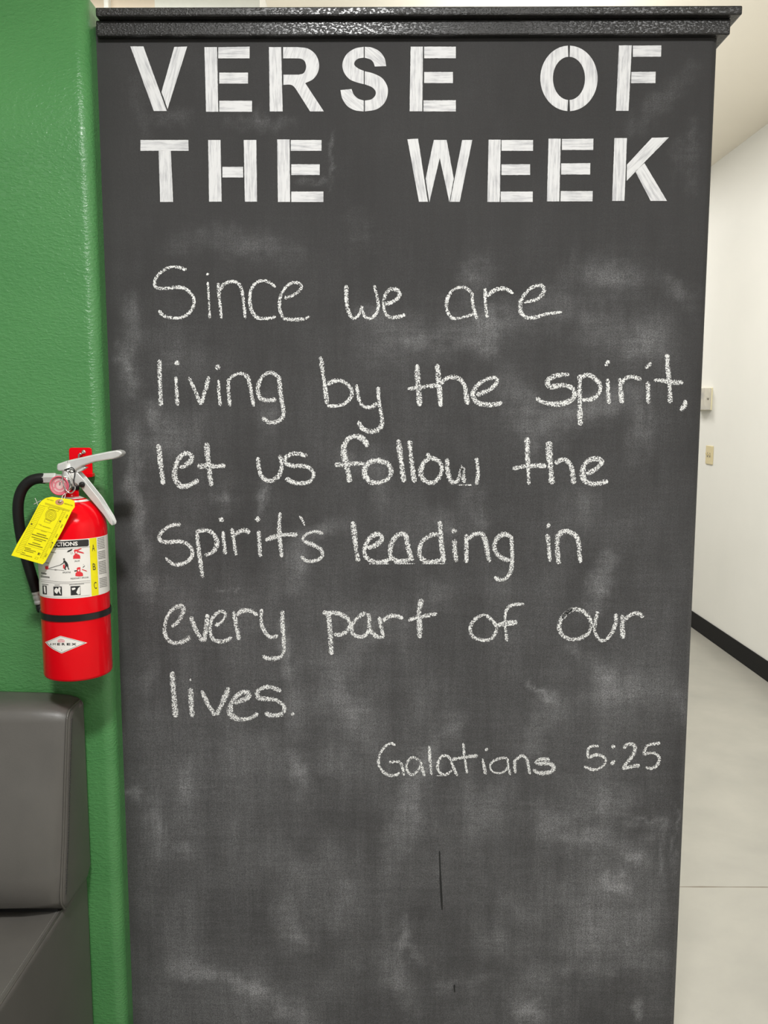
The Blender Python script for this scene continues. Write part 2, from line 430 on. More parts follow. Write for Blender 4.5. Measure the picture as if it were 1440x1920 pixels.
# chalk dust rubbed into the paint: wipes and smears (x0, y0, x1, y1, half width, amount) in photograph pixels on the board
SMEARS = [
 (237,655,246,720,13,.55),(248,800,252,1000,14,.40),(285,765,292,800,14,.75),(262,900,255,1010,10,.30),(240,560,250,640,14,.30),
 (1015,585,700,650,30,.34),(1040,560,1120,600,28,.32),(880,530,905,505,22,.30),(1090,512,1180,522,26,.38),(1250,530,1285,565,16,.28),
 (920,600,915,655,14,.38),(860,650,900,640,14,.28),(690,590,740,620,20,.34),(770,640,790,640,12,.40),(1010,800,1180,740,26,.34),(960,720,1010,820,26,.28),
 (1100,620,1240,640,30,.22),(1180,660,1240,600,20,.22),(490,900,486,965,8,.42),(350,800,300,850,26,.26),(420,930,425,945,16,.38),(500,760,510,790,20,.22),
 (1132,1045,1112,1145,16,.62),(1100,900,1090,960,24,.30),(880,920,900,980,16,.30),(640,985,565,1010,14,.28),(560,1020,550,1100,18,.34),(1190,840,1210,780,18,.24),
 (532,1170,545,1260,11,.46),(545,1260,560,1360,16,.34),(600,1250,640,1330,34,.34),(655,1300,680,1380,24,.30),(265,1085,285,1110,20,.36),(275,1010,268,1060,10,.30),
 (290,1250,275,1285,10,.22),(640,1150,760,1180,30,.24),(690,1190,650,1240,22,.30),(800,1120,840,1110,18,.28),(1110,1240,1160,1290,18,.32),(1070,1225,1085,1235,10,.34),
 (990,1285,1030,1310,5,.55),(1030,1310,1045,1330,14,.34),(1010,1340,990,1420,22,.30),(1100,1310,1250,1290,26,.22),(1265,1300,1275,1350,8,.26),
 (850,1350,790,1450,16,.40),(790,1440,735,1600,24,.34),(760,1490,770,1560,24,.34),(545,1425,570,1465,18,.52),(600,1420,660,1440,20,.24),
 (940,1470,900,1560,20,.28),(1085,1505,1180,1500,18,.42),(1000,1530,1110,1590,24,.42),(1080,1570,1140,1560,18,.36),(1160,1590,1205,1615,14,.72),(1130,1650,1170,1660,12,.60),
 (1180,1535,1245,1538,5,.50),(1230,1560,1200,1580,14,.32),(1060,1690,1180,1710,38,.30),(1090,1750,1200,1720,30,.24),(1240,1540,1238,1660,3,.34),(880,1430,880,1560,12,.26),
 (520,1620,600,1650,30,.28),(560,1690,650,1720,26,.26),(530,1690,545,1780,20,.24),(640,1640,660,1700,16,.24),(770,1730,748,1790,8,.46),(760,1760,790,1790,10,.30),
 (320,1812,440,1835,11,.40),(440,1830,520,1890,12,.48),(500,1870,580,1915,22,.40),(290,1500,300,1600,12,.28),(350,1430,345,1500,16,.24),(360,1600,330,1590,10,.24),
 (545,1750,580,1770,14,.28),(720,1770,780,1900,18,.22),(975,1890,1010,1905,16,.62),(1195,1870,1200,1905,5,.60),(1000,1820,1240,1800,16,.26),(1050,1770,1180,1760,18,.26),
 (905,1765,925,1770,20,.30),(950,1690,1000,1720,14,.22),(820,1850,930,1830,10,.24),(700,1830,760,1850,22,.24),(1265,1500,1262,1640,3,.40),(250,1485,255,1500,6,.34),
 (430,225,545,235,9,.16),(290,225,350,215,9,.16),(255,150,275,265,12,.10),(1290,130,1195,235,16,.16),(1300,240,1290,350,10,.20),(1275,270,1265,330,9,.16),
 (490,225,490,215,8,.24),(560,345,610,340,5,.28),(400,445,540,470,20,.22),(330,460,400,455,16,.16),(620,240,622,360,3,.26),(680,420,690,450,24,.10),
 (300,640,380,700,30,.16),(700,860,720,930,16,.18),(800,960,860,1000,22,.18),(410,1103,450,1103,1.6,.40),(640,860,700,880,16,.18),
]
px, py = project(verts)
def vnoise(x, y, sx, sy, seed):
    g = np.random.default_rng(seed).random((64, 64)); x = x / sx + 7.3; y = y / sy + 3.1
    i, j = np.floor(x).astype(int), np.floor(y).astype(int); u, v = x - i, y - j
    u, v = u * u * (3 - 2 * u), v * v * (3 - 2 * v)
    q = lambda a, b: g[(a % 64), (b % 64)]
    return (q(i, j) * (1 - u) + q(i + 1, j) * u) * (1 - v) + (q(i, j + 1) * (1 - u) + q(i + 1, j + 1) * u) * v
wx = px + 15 * (vnoise(px, py, 34, 48, 1) - .5) + 12 * (vnoise(px, py, 11, 15, 2) - .5) + 7 * (vnoise(px, py, 4.5, 9, 9) - .5)
wy = py + 18 * (vnoise(px, py, 40, 40, 3) - .5) + 16 * (vnoise(px, py, 13, 14, 4) - .5) + 8 * (vnoise(px, py, 6, 6, 10) - .5)
dust = np.zeros(len(verts))
for (x0, y0, x1, y1, w, a) in SMEARS:
    dx, dy = x1 - x0, y1 - y0
    t = np.clip(((wx - x0) * dx + (wy - y0) * dy) / (dx * dx + dy * dy + 1e-6), 0, 1)
    d2 = (wx - x0 - t * dx) ** 2 + (wy - y0 - t * dy) ** 2
    ww = w * 1.25
    taper = 0.35 + 0.65 * np.sin(np.pi * (0.1 + 0.8 * t))
    dust += 0.54 * a * taper * np.exp(-(d2 / (ww * ww)) ** 1.05 * 1.1)
dust *= 0.45 + 0.65 * vnoise(px, py, 16, 40, 5) + 0.45 * vnoise(px, py, 60, 9, 6)
# general film of dust: the lower two thirds have been written on and wiped again and again
wipe = 0.40 * vnoise(px, py, 70, 150, 11) + 0.30 * vnoise(px, py, 28, 90, 12) + 0.30 * vnoise(px, py, 9, 60, 13)
wipe2 = 0.55 * vnoise(px, py, 130, 110, 14) + 0.45 * vnoise(px, py, 45, 50, 15)
low = 1 / (1 + np.exp(-(py - 520) / 60.0)); lower = 1 / (1 + np.exp(-(py - 1150) / 130.0))
film = 0.010 + 0.02 * wipe * (1 - low) + low * (0.012 + 0.085 * wipe * (0.35 + 1.3 * wipe2)) + lower * (0.085 + 0.10 * wipe2)
rim = np.minimum(np.clip((px - 184 - 0.034 * py) / 46, 0, 1), np.clip((1350 - 0.0445 * py - px) / 40, 0, 1))   # little dust reaches the very edges
dust = np.clip(dust + film * (0.45 + 0.55 * rim), 0, 1)
dust[verts[:, 1] > YB + 0.0003] += 0.05 / (1 + np.exp(-(py[verts[:, 1] > YB + 0.0003] - 1050) / 60.0))  # rounded corner made paler towards the bottom
att = panel.data.attributes.new('dust', 'FLOAT', 'POINT')
att.data.foreach_set('value', dust.astype(np.float32))

# cap: two stacked boards, mitred round the free end
def cap_board(name, over, z0, z1, xl):
    x1 = XBR + over; yf = YB - over
    bm = bmesh.new()
    box_bm(bm, xl, x1, yf, YB + TB + over, z0, z1)
    return bevel(from_bm(name, bm, M['cap'], board), 0.0025, 2)
lower_f, upper_f = YB - 0.013, YB - 0.026
zl0 = float(P(760, 66, lower_f)[2]); zl1 = float(P(760, 37, lower_f)[2])
zu0 = float(P(760, 30, upper_f)[2]); zu1 = float(P(760, 11.5, upper_f)[2])
cap_board('cap_moulding', 0.013, zl0, zu0 + 0.001, float(P(179.5, 50, lower_f)[0]))
cap_board('cap_moulding', 0.026, zu0 + 0.001, zu1, float(P(178.5, 20, upper_f)[0]))

# ---------------------------------------------------------------- stencilled heading, each letter a part
def crop(x0, y0, s): return lambda p: (x0 + p[0] * s, y0 + p[1] * s)
L1, L2, L3 = crop(230, 60, .277778), crop(600, 60, .277778), crop(900, 60, .277778)
YT = YB - 0.0006
def R(x0, y0, x1, y1): return [(x0, y0), (x1, y0), (x1, y1), (x0, y1)]
def arcpts(cx, cy, rx, ry, a0, a1, n=18):
    return [(cx + rx * math.cos(math.radians(a)), cy + ry * math.sin(math.radians(a))) for a in np.linspace(a0, a1, n)]
def half_ring(cx, cy, rx, ry, ix, iy, a0, a1, n=22):
    return arcpts(cx, cy, rx, ry, a0, a1, n) + arcpts(cx, cy, ix, iy, a1, a0, n)
def sm(pts, n=6): return [tuple(q) for q in catmull(pts, n=n)]
LETTERS = [
 ('V', L1, [[(52, 97), (140, 97), (298, 533), (210, 533)], [(348, 101), (435, 98), (303, 520), (262, 405)]]),
 ('E', L1, [[(552, 102), (637, 102), (645, 538), (563, 538)], [(645, 103), (857, 99), (856, 178), (645, 178)], R(652, 274, 846, 348), R(652, 464, 873, 538)]),
 ('R', L1, [[(987, 102), (1070, 102), (1080, 536), (993, 536)],
            [(1083, 102)] + sm([(1180, 102), (1250, 112), (1302, 152), (1325, 212), (1318, 270), (1285, 318), (1232, 345)]) + [(1358, 536), (1265, 536)] + sm([(1166, 380), (1148, 362), (1125, 355), (1085, 357)]) + [(1085, 288)] + sm([(1190, 288), (1222, 277), (1238, 240), (1230, 200), (1205, 181), (1165, 178)]) + [(1083, 178)]]),
 ('S', L2, [sm([(295, 100), (235, 112), (180, 150), (152, 210), (160, 268), (195, 315), (240, 337), (295, 352)]) + sm([(295, 262), (258, 246), (232, 222), (236, 198), (258, 180), (295, 173)]),
            sm([(302, 100), (350, 105), (400, 130), (435, 175), (447, 230)]) + sm([(370, 233), (360, 205), (340, 185), (302, 174)]),
            sm([(138, 392), (150, 448), (185, 500), (235, 528), (295, 536)]) + sm([(295, 462), (258, 450), (228, 422), (213, 385)]),
            sm([(302, 265), (360, 280), (420, 312), (455, 370), (455, 430), (430, 485), (378, 523), (302, 536)]) + sm([(302, 463), (345, 455), (372, 430), (375, 400), (350, 372), (302, 353)])]),
 ('E', L2, [[(612, 99), (695, 99), (690, 535), (605, 535)], R(703, 99, 917, 177), R(703, 270, 897, 345), [(698, 462), (917, 460), (917, 536), (698, 536)]]),
 ('O', L3, [half_ring(600, 313, 193, 221, 108, 146, 93, 268), half_ring(601, 313, 193, 221, 108, 146, -88, 88)]),
 ('F', L3, [[(938, 90), (1025, 90), (1003, 532), (918, 532)], [(1032, 92), (1224, 90), (1222, 166), (1032, 167)], [(1022, 270), (1186, 268), (1184, 345), (1020, 345)]]),
 ('T', L1, [[(120, 729), (443, 729), (445, 802), (120, 802)], [(243, 802), (325, 802), (340, 1147), (253, 1147)]]),
 ('H', L1, [[(577, 729), (660, 729), (668, 1145), (583, 1145)], R(673, 910, 813, 982), [(817, 729), (902, 729), (907, 1145), (825, 1145)]]),
 ('E', L1, [[(1043, 725), (1127, 725), (1130, 1147), (1048, 1147)], R(1135, 729, 1342, 802), R(1138, 893, 1330, 965), R(1138, 1077, 1355, 1147)]),
 ('W', L2, [[(590, 724), (662, 720), (728, 1146), (668, 1146)], [(768, 729), (855, 729), (903, 990), (873, 1148), (808, 850), (738, 1150), (713, 990)], [(960, 729), (1028, 729), (943, 1146), (878, 1146)]]),
 ('E', L2, [[(1138, 727), (1220, 727), (1214, 1147), (1130, 1147)], R(1225, 729, 1438, 802), R(1225, 893, 1418, 965), R(1220, 1077, 1436, 1147)]),
 ('E', L3, [[(463, 720), (545, 720), (535, 1143), (452, 1143)], [(553, 722), (766, 720), (764, 796), (553, 796)], [(548, 887), (745, 885), (743, 962), (548, 962)], [(545, 1074), (761, 1074), (759, 1143), (543, 1143)]]),
 ('K', L3, [[(908, 716), (992, 716), (975, 1140), (892, 1140)], [(1160, 714), (1275, 711), (1105, 885), (990, 1005), (992, 895)], [(1110, 885), (1262, 1140), (1152, 1140), (1048, 940)]]),
]
def rough(poly, step=9, j=0.35):
    out = []
    n = len(poly)
    for i in range(n):
        a, b = np.array(poly[i], float), np.array(poly[(i + 1) % n], float)
        d = np.linalg.norm(b - a); k = max(1, int(d / step))
        for t in np.linspace(0, 1, k, endpoint=False):
            q = a + (b - a) * t
            if k > 1 and t > 0: q = q + rng.normal(0, j, 2)
            out.append(q)
    return out
_nletter = {}
WHICH = {1: 'first', 2: 'second', 3: 'third', 4: 'fourth', 5: 'fifth'}
for ch, tr, polys in LETTERS:
    bm = bmesh.new(); uvl = bm.loops.layers.uv.new('stroke')
    for poly in polys:
        pts = [tr(p) for p in rough(poly, 12 if len(poly) < 12 else 400)]
        w = [P(x, y, YT) for x, y in pts]
        arr = np.array(w); c = arr.mean(0)
        cov = np.cov((arr - c)[:, [0, 2]].T); ev, evec = np.linalg.eigh(cov)
        ax = evec[:, 1]
        f = bm.faces.new([bm.verts.new(tuple(q)) for q in w])
        off = rng.random() * 10
        curved = len(poly) > 12
        ctr = np.array([w[0][0], w[0][2]]) * 0 + c[[0, 2]]
        for lp in f.loops:
            q = np.array([lp.vert.co.x, lp.vert.co.z]) - ctr
            lp[uvl].uv = (q @ ax + off, q @ np.array([-ax[1], ax[0]]) + off)
        r = bmesh.ops.extrude_face_region(bm, geom=[f])
        for g in r['geom']:
            if isinstance(g, bmesh.types.BMVert): g.co.y += 0.0005
    bmesh.ops.triangulate(bm, faces=[f for f in bm.faces if len(f.verts) > 4])
    o = from_bm('painted_letter', bm, M['paint'], board)
    o['label'] = 'white painted stencil letter ' + ch

# ---------------------------------------------------------------- chalk handwriting, each word a part
A, B, Cc, D, E, Fc, G, H, I, J, K = (crop(260, 470, .291667), crop(620, 470, .263889), crop(960, 470, .25), crop(260, 800, .277778), crop(600, 790, .277778),
    crop(880, 790, .222222), crop(270, 1100, .277778), crop(580, 1100, .208333), crop(850, 1100, .277778), crop(680, 1360, .263889), crop(980, 1360, .208333))
def S(s): return [tuple(float(v) for v in q.split(',')) for q in s.split()]
# word: [(crop, stroke width in photograph pixels, 'x,y x,y ...' in that crop), ...]
WORDS = [
 ('Since', [(A,5.5,'308,122 260,108 215,103 160,125 118,165 102,205 112,235 150,245 200,240 265,235 310,252 345,290 357,330 340,380 305,415 265,432 215,432 170,422 140,402 132,382'),
   (A,4.5,'444,200 450,290 457,437'),(A,7.5,'440,144 447,157'),(A,5,'511,205 518,290 532,438'),(A,6,'522,258 550,215 600,198 645,215 665,270 677,350 686,438'),
   (A,6,'880,235 845,205 795,192 750,210 722,255 714,310 722,370 745,415 775,436 830,436 882,425'),(A,6,'935,305 985,290 1030,260 1045,232 1025,208 985,207 945,235 915,285 905,340 912,395 935,435 970,441 1050,440 1102,424')]),
 ('we', [(B,6.5,'112,245 110,320 118,400 140,460 165,480 195,460 215,425 220,390'),(B,6,'220,390 228,440 255,478 290,478 325,445 338,390 330,330 318,280 310,245'),
   (B,6.5,'380,380 430,368 475,340 490,305 470,278 430,272 395,300 378,350 378,410 395,455 430,475 480,470 532,455')]),
 ('are', [(B,6,'1005,300 960,265 910,262 860,290 828,345 822,400 838,450 870,482 920,478 965,465 1010,448'),(B,6,'1005,295 1008,370 1022,430 1040,488'),
   (B,6,'1098,265 1098,350 1105,420 1113,478'),(B,7,'1110,325 1150,290 1200,270 1250,275 1298,305'),
   (Cc,6.5,'90,390 140,378 195,360 232,320 240,280 205,258 160,270 105,315 70,370 60,430 75,475 110,502 170,500 240,480 310,468 375,460')]),
 ('living', [(A,7.5,'134,700 134,780 138,880 143,998'),(A,6.5,'238,810 243,890 250,998'),(A,9.5,'238,710 256,734'),(A,7,'322,812 360,895 400,990'),(A,7,'452,808 430,890 402,990'),
   (A,5.5,'513,830 516,910 525,1000'),(A,10,'516,734 500,764'),(A,6.5,'576,822 578,910 588,1000'),(A,7,'580,832 615,800 660,790 700,815 718,880 730,950 740,1003'),
   (A,7,'900,818 870,790 835,785 795,810 770,860 768,910 785,950 825,962 885,958'),(A,7.5,'900,800 908,880 918,960 930,1020 928,1065 895,1097 850,1105 815,1090 797,1070')]),
 ('by', [(A,7,'1170,680 1182,770 1198,880 1212,990'),(A,7,'1212,860 1250,840 1290,835 1340,858 1370,900 1362,945 1320,985 1260,998 1212,995'),
   (B,7,'185,950 192,1010 205,1070 235,1105 290,1112 330,1080'),(B,7.5,'338,965 340,1040 350,1110 362,1180 365,1230 340,1270 290,1285 240,1272 210,1245 198,1208')]),
 ('the', [(B,9,'612,808 618,900 625,1000 632,1105'),(B,7,'548,985 600,975 680,965 760,955'),(B,9,'758,805 765,900 775,1000 782,1110'),
   (B,8,'780,955 810,915 860,898 920,915 955,970 965,1040 975,1095'),(B,8,'1035,1025 1080,1010 1140,980 1178,940 1175,905 1130,908 1070,935 1025,980 1010,1020 1025,1065 1065,1088 1130,1095 1180,1090 1220,1080')]),
 ('spirit,', [(Cc,8,'430,930 370,930 310,945 272,970 268,1000 290,1020 350,1012 410,1012 455,1035 470,1075 450,1115 400,1140 330,1152 270,1145 215,1128 180,1102'),
   (Cc,8,'508,930 508,1030 508,1130 510,1230 512,1312'),(Cc,7.5,'508,955 560,932 610,950 655,995 662,1045 640,1085 590,1115 525,1120'),(Cc,8,'718,960 720,1050 728,1150'),(Cc,8,'728,824 698,864'),
   (Cc,9,'808,955 815,1050 825,1145'),(Cc,7.5,'820,1000 850,960 900,945 970,968'),(Cc,9,'1018,980 1020,1060 1022,1148'),(Cc,7,'1045,840 1022,862 1000,885'),
   (Cc,9,'1163,775 1168,880 1180,1000 1188,1145'),(Cc,8,'1065,972 1130,975 1200,985 1285,990'),(Cc,8,'1298,1120 1295,1160 1262,1198')]),
 ('let', [(D,9.5,'133,118 142,200 155,300 166,392'),(D,8.5,'275,275 320,258 355,225 350,190 310,182 270,215 247,275 242,330 258,375 295,405 350,392 405,358'),
   (D,8.5,'458,108 465,200 478,300 490,402'),(D,8.5,'395,268 450,265 520,268 585,262')]),
 ('us', [(D,7.5,'805,205 810,270 825,325 860,360 905,362 945,330 965,270 955,190'),(D,7,'1138,198 1080,182 1030,185 990,215 1000,250 1050,265 1110,265 1160,285 1182,325 1160,365 1105,382 1040,375 990,345')]),
 ('follow', [(E,9.5,'322,172 295,125 245,100 195,115 165,160 162,220 175,280 190,350 200,412'),(E,7.5,'98,292 160,292 230,285 300,285'),(E,9,'375,258 325,285 298,335 315,385 360,415 420,408 468,375 478,325 445,280 375,258'),
   (E,9,'530,122 540,220 555,320 565,412'),(E,9,'605,128 612,220 625,320 640,415'),(E,8,'722,215 735,245 700,280 680,340 700,395 755,415 800,385 822,320 800,265 745,245'),
   (E,8.5,'858,250 860,320 875,385 905,415 940,385 958,320 962,312 965,360 975,415'),(E,2.6,'930,430 975,430 1025,430'),(E,6.5,'1055,245 1065,310 1065,370 1055,428')]),
 ('the', [(Fc,8.5,'487,135 490,250 495,380 503,535'),(Fc,7.5,'365,400 430,385 540,375 650,375'),(Fc,10,'672,168 675,280 685,400 697,530'),(Fc,8.5,'720,355 770,330 815,330 855,370 872,440 880,530'),
   (Fc,8.5,'985,440 1040,420 1095,380 1118,335 1080,318 1020,325 970,370 955,430 965,490 1005,520 1060,529 1120,518 1170,502')]),
 ("Spirit's", [(D,6.5,'285,660 230,665 175,692 140,735 150,770 200,780 260,775 315,785 355,820 362,865 335,905 280,930 230,925 195,900 182,880'),(D,7,'392,705 402,800 415,900 432,1020'),
   (D,7.5,'385,715 430,700 480,705 520,745 528,800 505,840 470,862 442,868'),(D,6.5,'568,705 575,780 585,862'),(D,9,'564,612 551,643'),(D,6.5,'628,685 640,760 658,870'),(D,8.5,'645,735 680,708 715,700 752,715'),
   (D,7,'810,700 815,780 822,880'),(D,9,'805,606 801,643'),(D,7.5,'955,578 948,680 955,780 968,882'),(D,9,'855,768 910,745 980,730 1075,728'),(D,4.2,'1085,603 1105,630 1120,668'),
   (D,7,'1245,722 1195,708 1140,722 1108,755 1130,780 1185,800 1230,830 1240,870 1205,900 1140,908 1095,875')]),
 ('leading', [(E,8.5,'222,675 232,770 245,870 258,948'),(E,8,'320,855 375,835 415,800 412,765 375,762 330,795 302,855 305,905 340,940 395,952 450,942 490,920'),
   (E,8,'580,760 535,762 495,800 475,855 478,905 510,940 560,945 605,935'),(E,8.5,'578,755 592,830 605,890 625,945'),(E,7.5,'805,765 760,765 700,800 672,860 678,915 715,945 770,945 830,930'),
   (E,8,'808,672 815,770 825,870 838,955'),(E,9,'908,795 910,870 920,950'),(E,8.5,'886,740 924,740'),(E,8.5,'988,760 988,860 988,955'),(E,8.5,'995,795 1040,765 1090,760 1118,810 1130,880 1145,950'),
   (E,8,'1290,780 1250,762 1205,780 1178,830 1185,880 1225,920 1280,940'),(E,6.5,'1290,770 1296,870 1295,970 1280,1030 1245,1065 1205,1068 1178,1048'),(E,1.8,'330,962 400,962 465,962'),(E,1.8,'690,961 770,961 850,961'),(E,1.8,'505,961 570,961 640,961')]),
 ('in', [(Fc,7.5,'660,950 670,1060 680,1185'),(Fc,6,'676,858 655,900'),(Fc,8.5,'745,950 740,1050 745,1130 758,1205'),(Fc,8.5,'748,965 790,930 850,935 905,975 925,1050 930,1130 938,1195')]),
 ('every', [(G,6.5,'185,272 230,235 262,180 262,135 225,135 180,165 150,220 138,290 152,345 190,378 240,378 280,362 312,335'),(G,8,'315,200 345,280 395,372'),(G,8,'428,185 420,270 405,372'),
   (G,6.5,'480,265 525,235 550,195 540,170 500,172 465,210 448,265 450,320 475,360 520,370 560,360 595,340'),(G,7.5,'605,165 620,250 642,360'),(G,7,'625,195 660,165 715,162 768,195'),
   (G,6.5,'795,150 790,215 805,285 850,340 905,330'),(G,7.5,'935,160 935,250 942,350 945,430 925,470 880,485 830,482 798,465')]),
 ('part', [(H,9,'170,230 180,330 190,430 195,540 200,615'),(H,7,'120,238 180,235 260,240 330,275 365,330 345,390 290,430 220,430'),(H,8,'510,235 460,260 405,310 380,370 395,425 440,450 490,445 525,410 540,350 535,270 520,240'),
   (H,7.5,'540,370 570,420 620,455 680,445'),(H,7,'630,270 645,360 668,445'),(H,7,'665,315 700,275 760,260 845,285'),(H,9,'1015,110 990,200 990,320 995,465'),(H,7.5,'890,305 960,280 1050,262 1150,242')]),
 ('of', [(I,5.5,'215,185 165,205 125,250 115,300 140,345 195,360 245,358 280,320 292,270 262,230 215,185'),(I,6,'478,118 420,120 370,140 350,190 352,270 362,370'),(I,8,'290,262 350,250 432,240')]),
 ('our', [(I,7,'805,148 760,180 722,230 715,285 740,330 790,355 850,350 905,320 930,265 915,205 870,165 815,152 770,175 735,215'),(I,6.5,'975,165 960,230 955,300 980,350 1020,362 1065,320 1095,250 1098,180'),
   (I,8.5,'1140,190 1140,270 1145,350'),(I,7,'1150,230 1190,195 1235,178 1285,205')]),
 ('lives.', [(G,8.5,'192,572 198,680 205,780 215,882'),(G,9,'315,685 318,780 328,880'),(G,5,'306,626 320,632'),(G,8,'388,700 430,790 480,870'),(G,9,'575,680 535,770 490,868'),
   (G,8.5,'605,785 655,770 705,745 700,715 660,715 610,755 582,815 585,860 620,888 680,895 735,880 770,852'),(G,8,'925,708 880,685 820,678 765,710 775,750 830,758 890,765 940,800 945,840 910,865 860,868 815,852'),
   (G,1.8,'850,874 900,874 940,873'),(G,6,'1006,848 1001,874')]),
 ('Galatians', [(J,4.8,'232,145 205,128 160,150 122,205 112,260 130,310 175,350 230,355 265,335'),(J,5,'188,262 230,258 268,258'),(J,4.8,'268,258 285,310 292,360'),
   (J,4.8,'400,245 350,228 320,260 312,310 340,350 380,335 410,290 408,245'),(J,4.8,'408,250 420,300 440,360'),(J,5,'472,145 478,240 490,352'),
   (J,5.2,'630,250 600,218 560,222 535,265 535,310 560,345 600,345 635,320'),(J,4.8,'625,240 645,300 672,360'),(J,5,'714,125 725,230 742,345'),(J,6.5,'630,245 700,230 820,215'),(J,5,'852,235 862,290 875,350'),(J,7.5,'870,168 890,178'),
   (J,4.8,'1030,235 990,232 935,250 905,285 920,325 965,340 1010,325 1035,290'),(J,4.8,'1030,235 1035,290 1048,355'),(J,6,'1082,240 1080,290 1085,340'),(J,5.5,'1085,250 1130,215 1165,240 1178,290 1188,350'),
   (J,7,'1330,245 1275,240 1232,260 1260,272 1320,270 1358,295 1345,325 1290,340 1240,335 1212,310'),(J,1.6,'520,358 560,358 600,358')]),
 ('5:25', [(K,5,'685,190 635,185 595,205 585,250 590,298'),(K,5.5,'590,295 640,270 695,270 740,295 745,335 705,380 650,400 600,390 552,370'),(K,6,'832,184 798,202'),(K,7,'832,318 793,352'),
   (K,6,'905,205 950,172 1000,175 1012,215 990,270 945,330 895,388'),(K,8,'895,388 970,375 1055,360'),(K,5.5,'1238,160 1180,168 1120,185 1100,225 1085,268'),(K,5.5,'1085,265 1140,248 1195,255 1228,290 1222,340 1190,375 1150,388 1100,378')]),
]
YS = YB - 0.0004
def ribbon(bm, uvl, pts, w, y, jit=0.12):
    q = catmull(pts, n=10)
    q = [np.array(p) for p in q]
    # resample about every 2.5 px
    seg = [0.0]
    for a, b in zip(q[:-1], q[1:]): seg.append(seg[-1] + float(np.linalg.norm(b - a)))
    tot = seg[-1]; n = max(3, int(tot / 2.5)); arr = np.array(q)
    ss = np.linspace(0, tot, n + 1)
    xs_ = np.interp(ss, seg, arr[:, 0]); ys_ = np.interp(ss, seg, arr[:, 1])
    c = np.column_stack([xs_, ys_]); t = np.gradient(c, axis=0); t /= np.linalg.norm(t, axis=1)[:, None] + 1e-9
    nn = np.column_stack([-t[:, 1], t[:, 0]])
    slow = np.interp(ss, np.linspace(0, tot, max(3, int(tot / 22) + 2)), rng.normal(1.0, jit, max(3, int(tot / 22) + 2)))
    prev = None; off = rng.random() * 30
    for i in range(len(c)):
        e = min(i, len(c) - 1 - i) * (tot / n)
        cap_ = math.sqrt(max(0.12, 1 - max(0, 1 - e / (0.5 * w)) ** 2))
        hw = 0.575 * w * slow[i] * cap_
        row = []
        for k, s_ in enumerate((-1, -0.5, 0, 0.5, 1)):
            p = c[i] + nn[i] * hw * s_
            row.append((bm.verts.new(tuple(P(p[0], p[1], y))), s_))
        if prev is not None:
            for k in range(4):
                f = bm.faces.new((prev[k][0], prev[k + 1][0], row[k + 1][0], row[k][0]))
                for lp, (v_, s_) in zip(f.loops, (prev[k], prev[k + 1], row[k + 1], row[k])):
                    lp[uvl].uv = (off + ss[i] * 0.01, s_)
        prev = row
for n_, (word, strokes) in enumerate(WORDS):
    bm = bmesh.new(); uvl = bm.loops.layers.uv.new('stroke')
    for k, (tr, w, s_) in enumerate(strokes):
        ribbon(bm, uvl, [tr(p) for p in S(s_)], w, YS - 0.00004 * k)
    m_ = bpy.data.meshes.new('chalk_word'); bm.to_mesh(m_); bm.free()
    o = link('chalk_word', m_, M['chalk'], board)
    o['label'] = 'chalk handwriting reading ' + word.strip('.,')
# two short black scuffs low on the board
for pts, w in ((((824, 1595), (826, 1650), (829, 1707)), 2.6), (((852, 1846), (852, 1855), (853, 1861)), 3.0)):
    bm = bmesh.new(); uvl = bm.loops.layers.uv.new('stroke')
    ribbon(bm, uvl, pts, w, YS, 0.2)
    m_ = bpy.data.meshes.new('scuff_mark'); bm.to_mesh(m_); bm.free()
    link('scuff_mark', m_, M['scuff'], board)

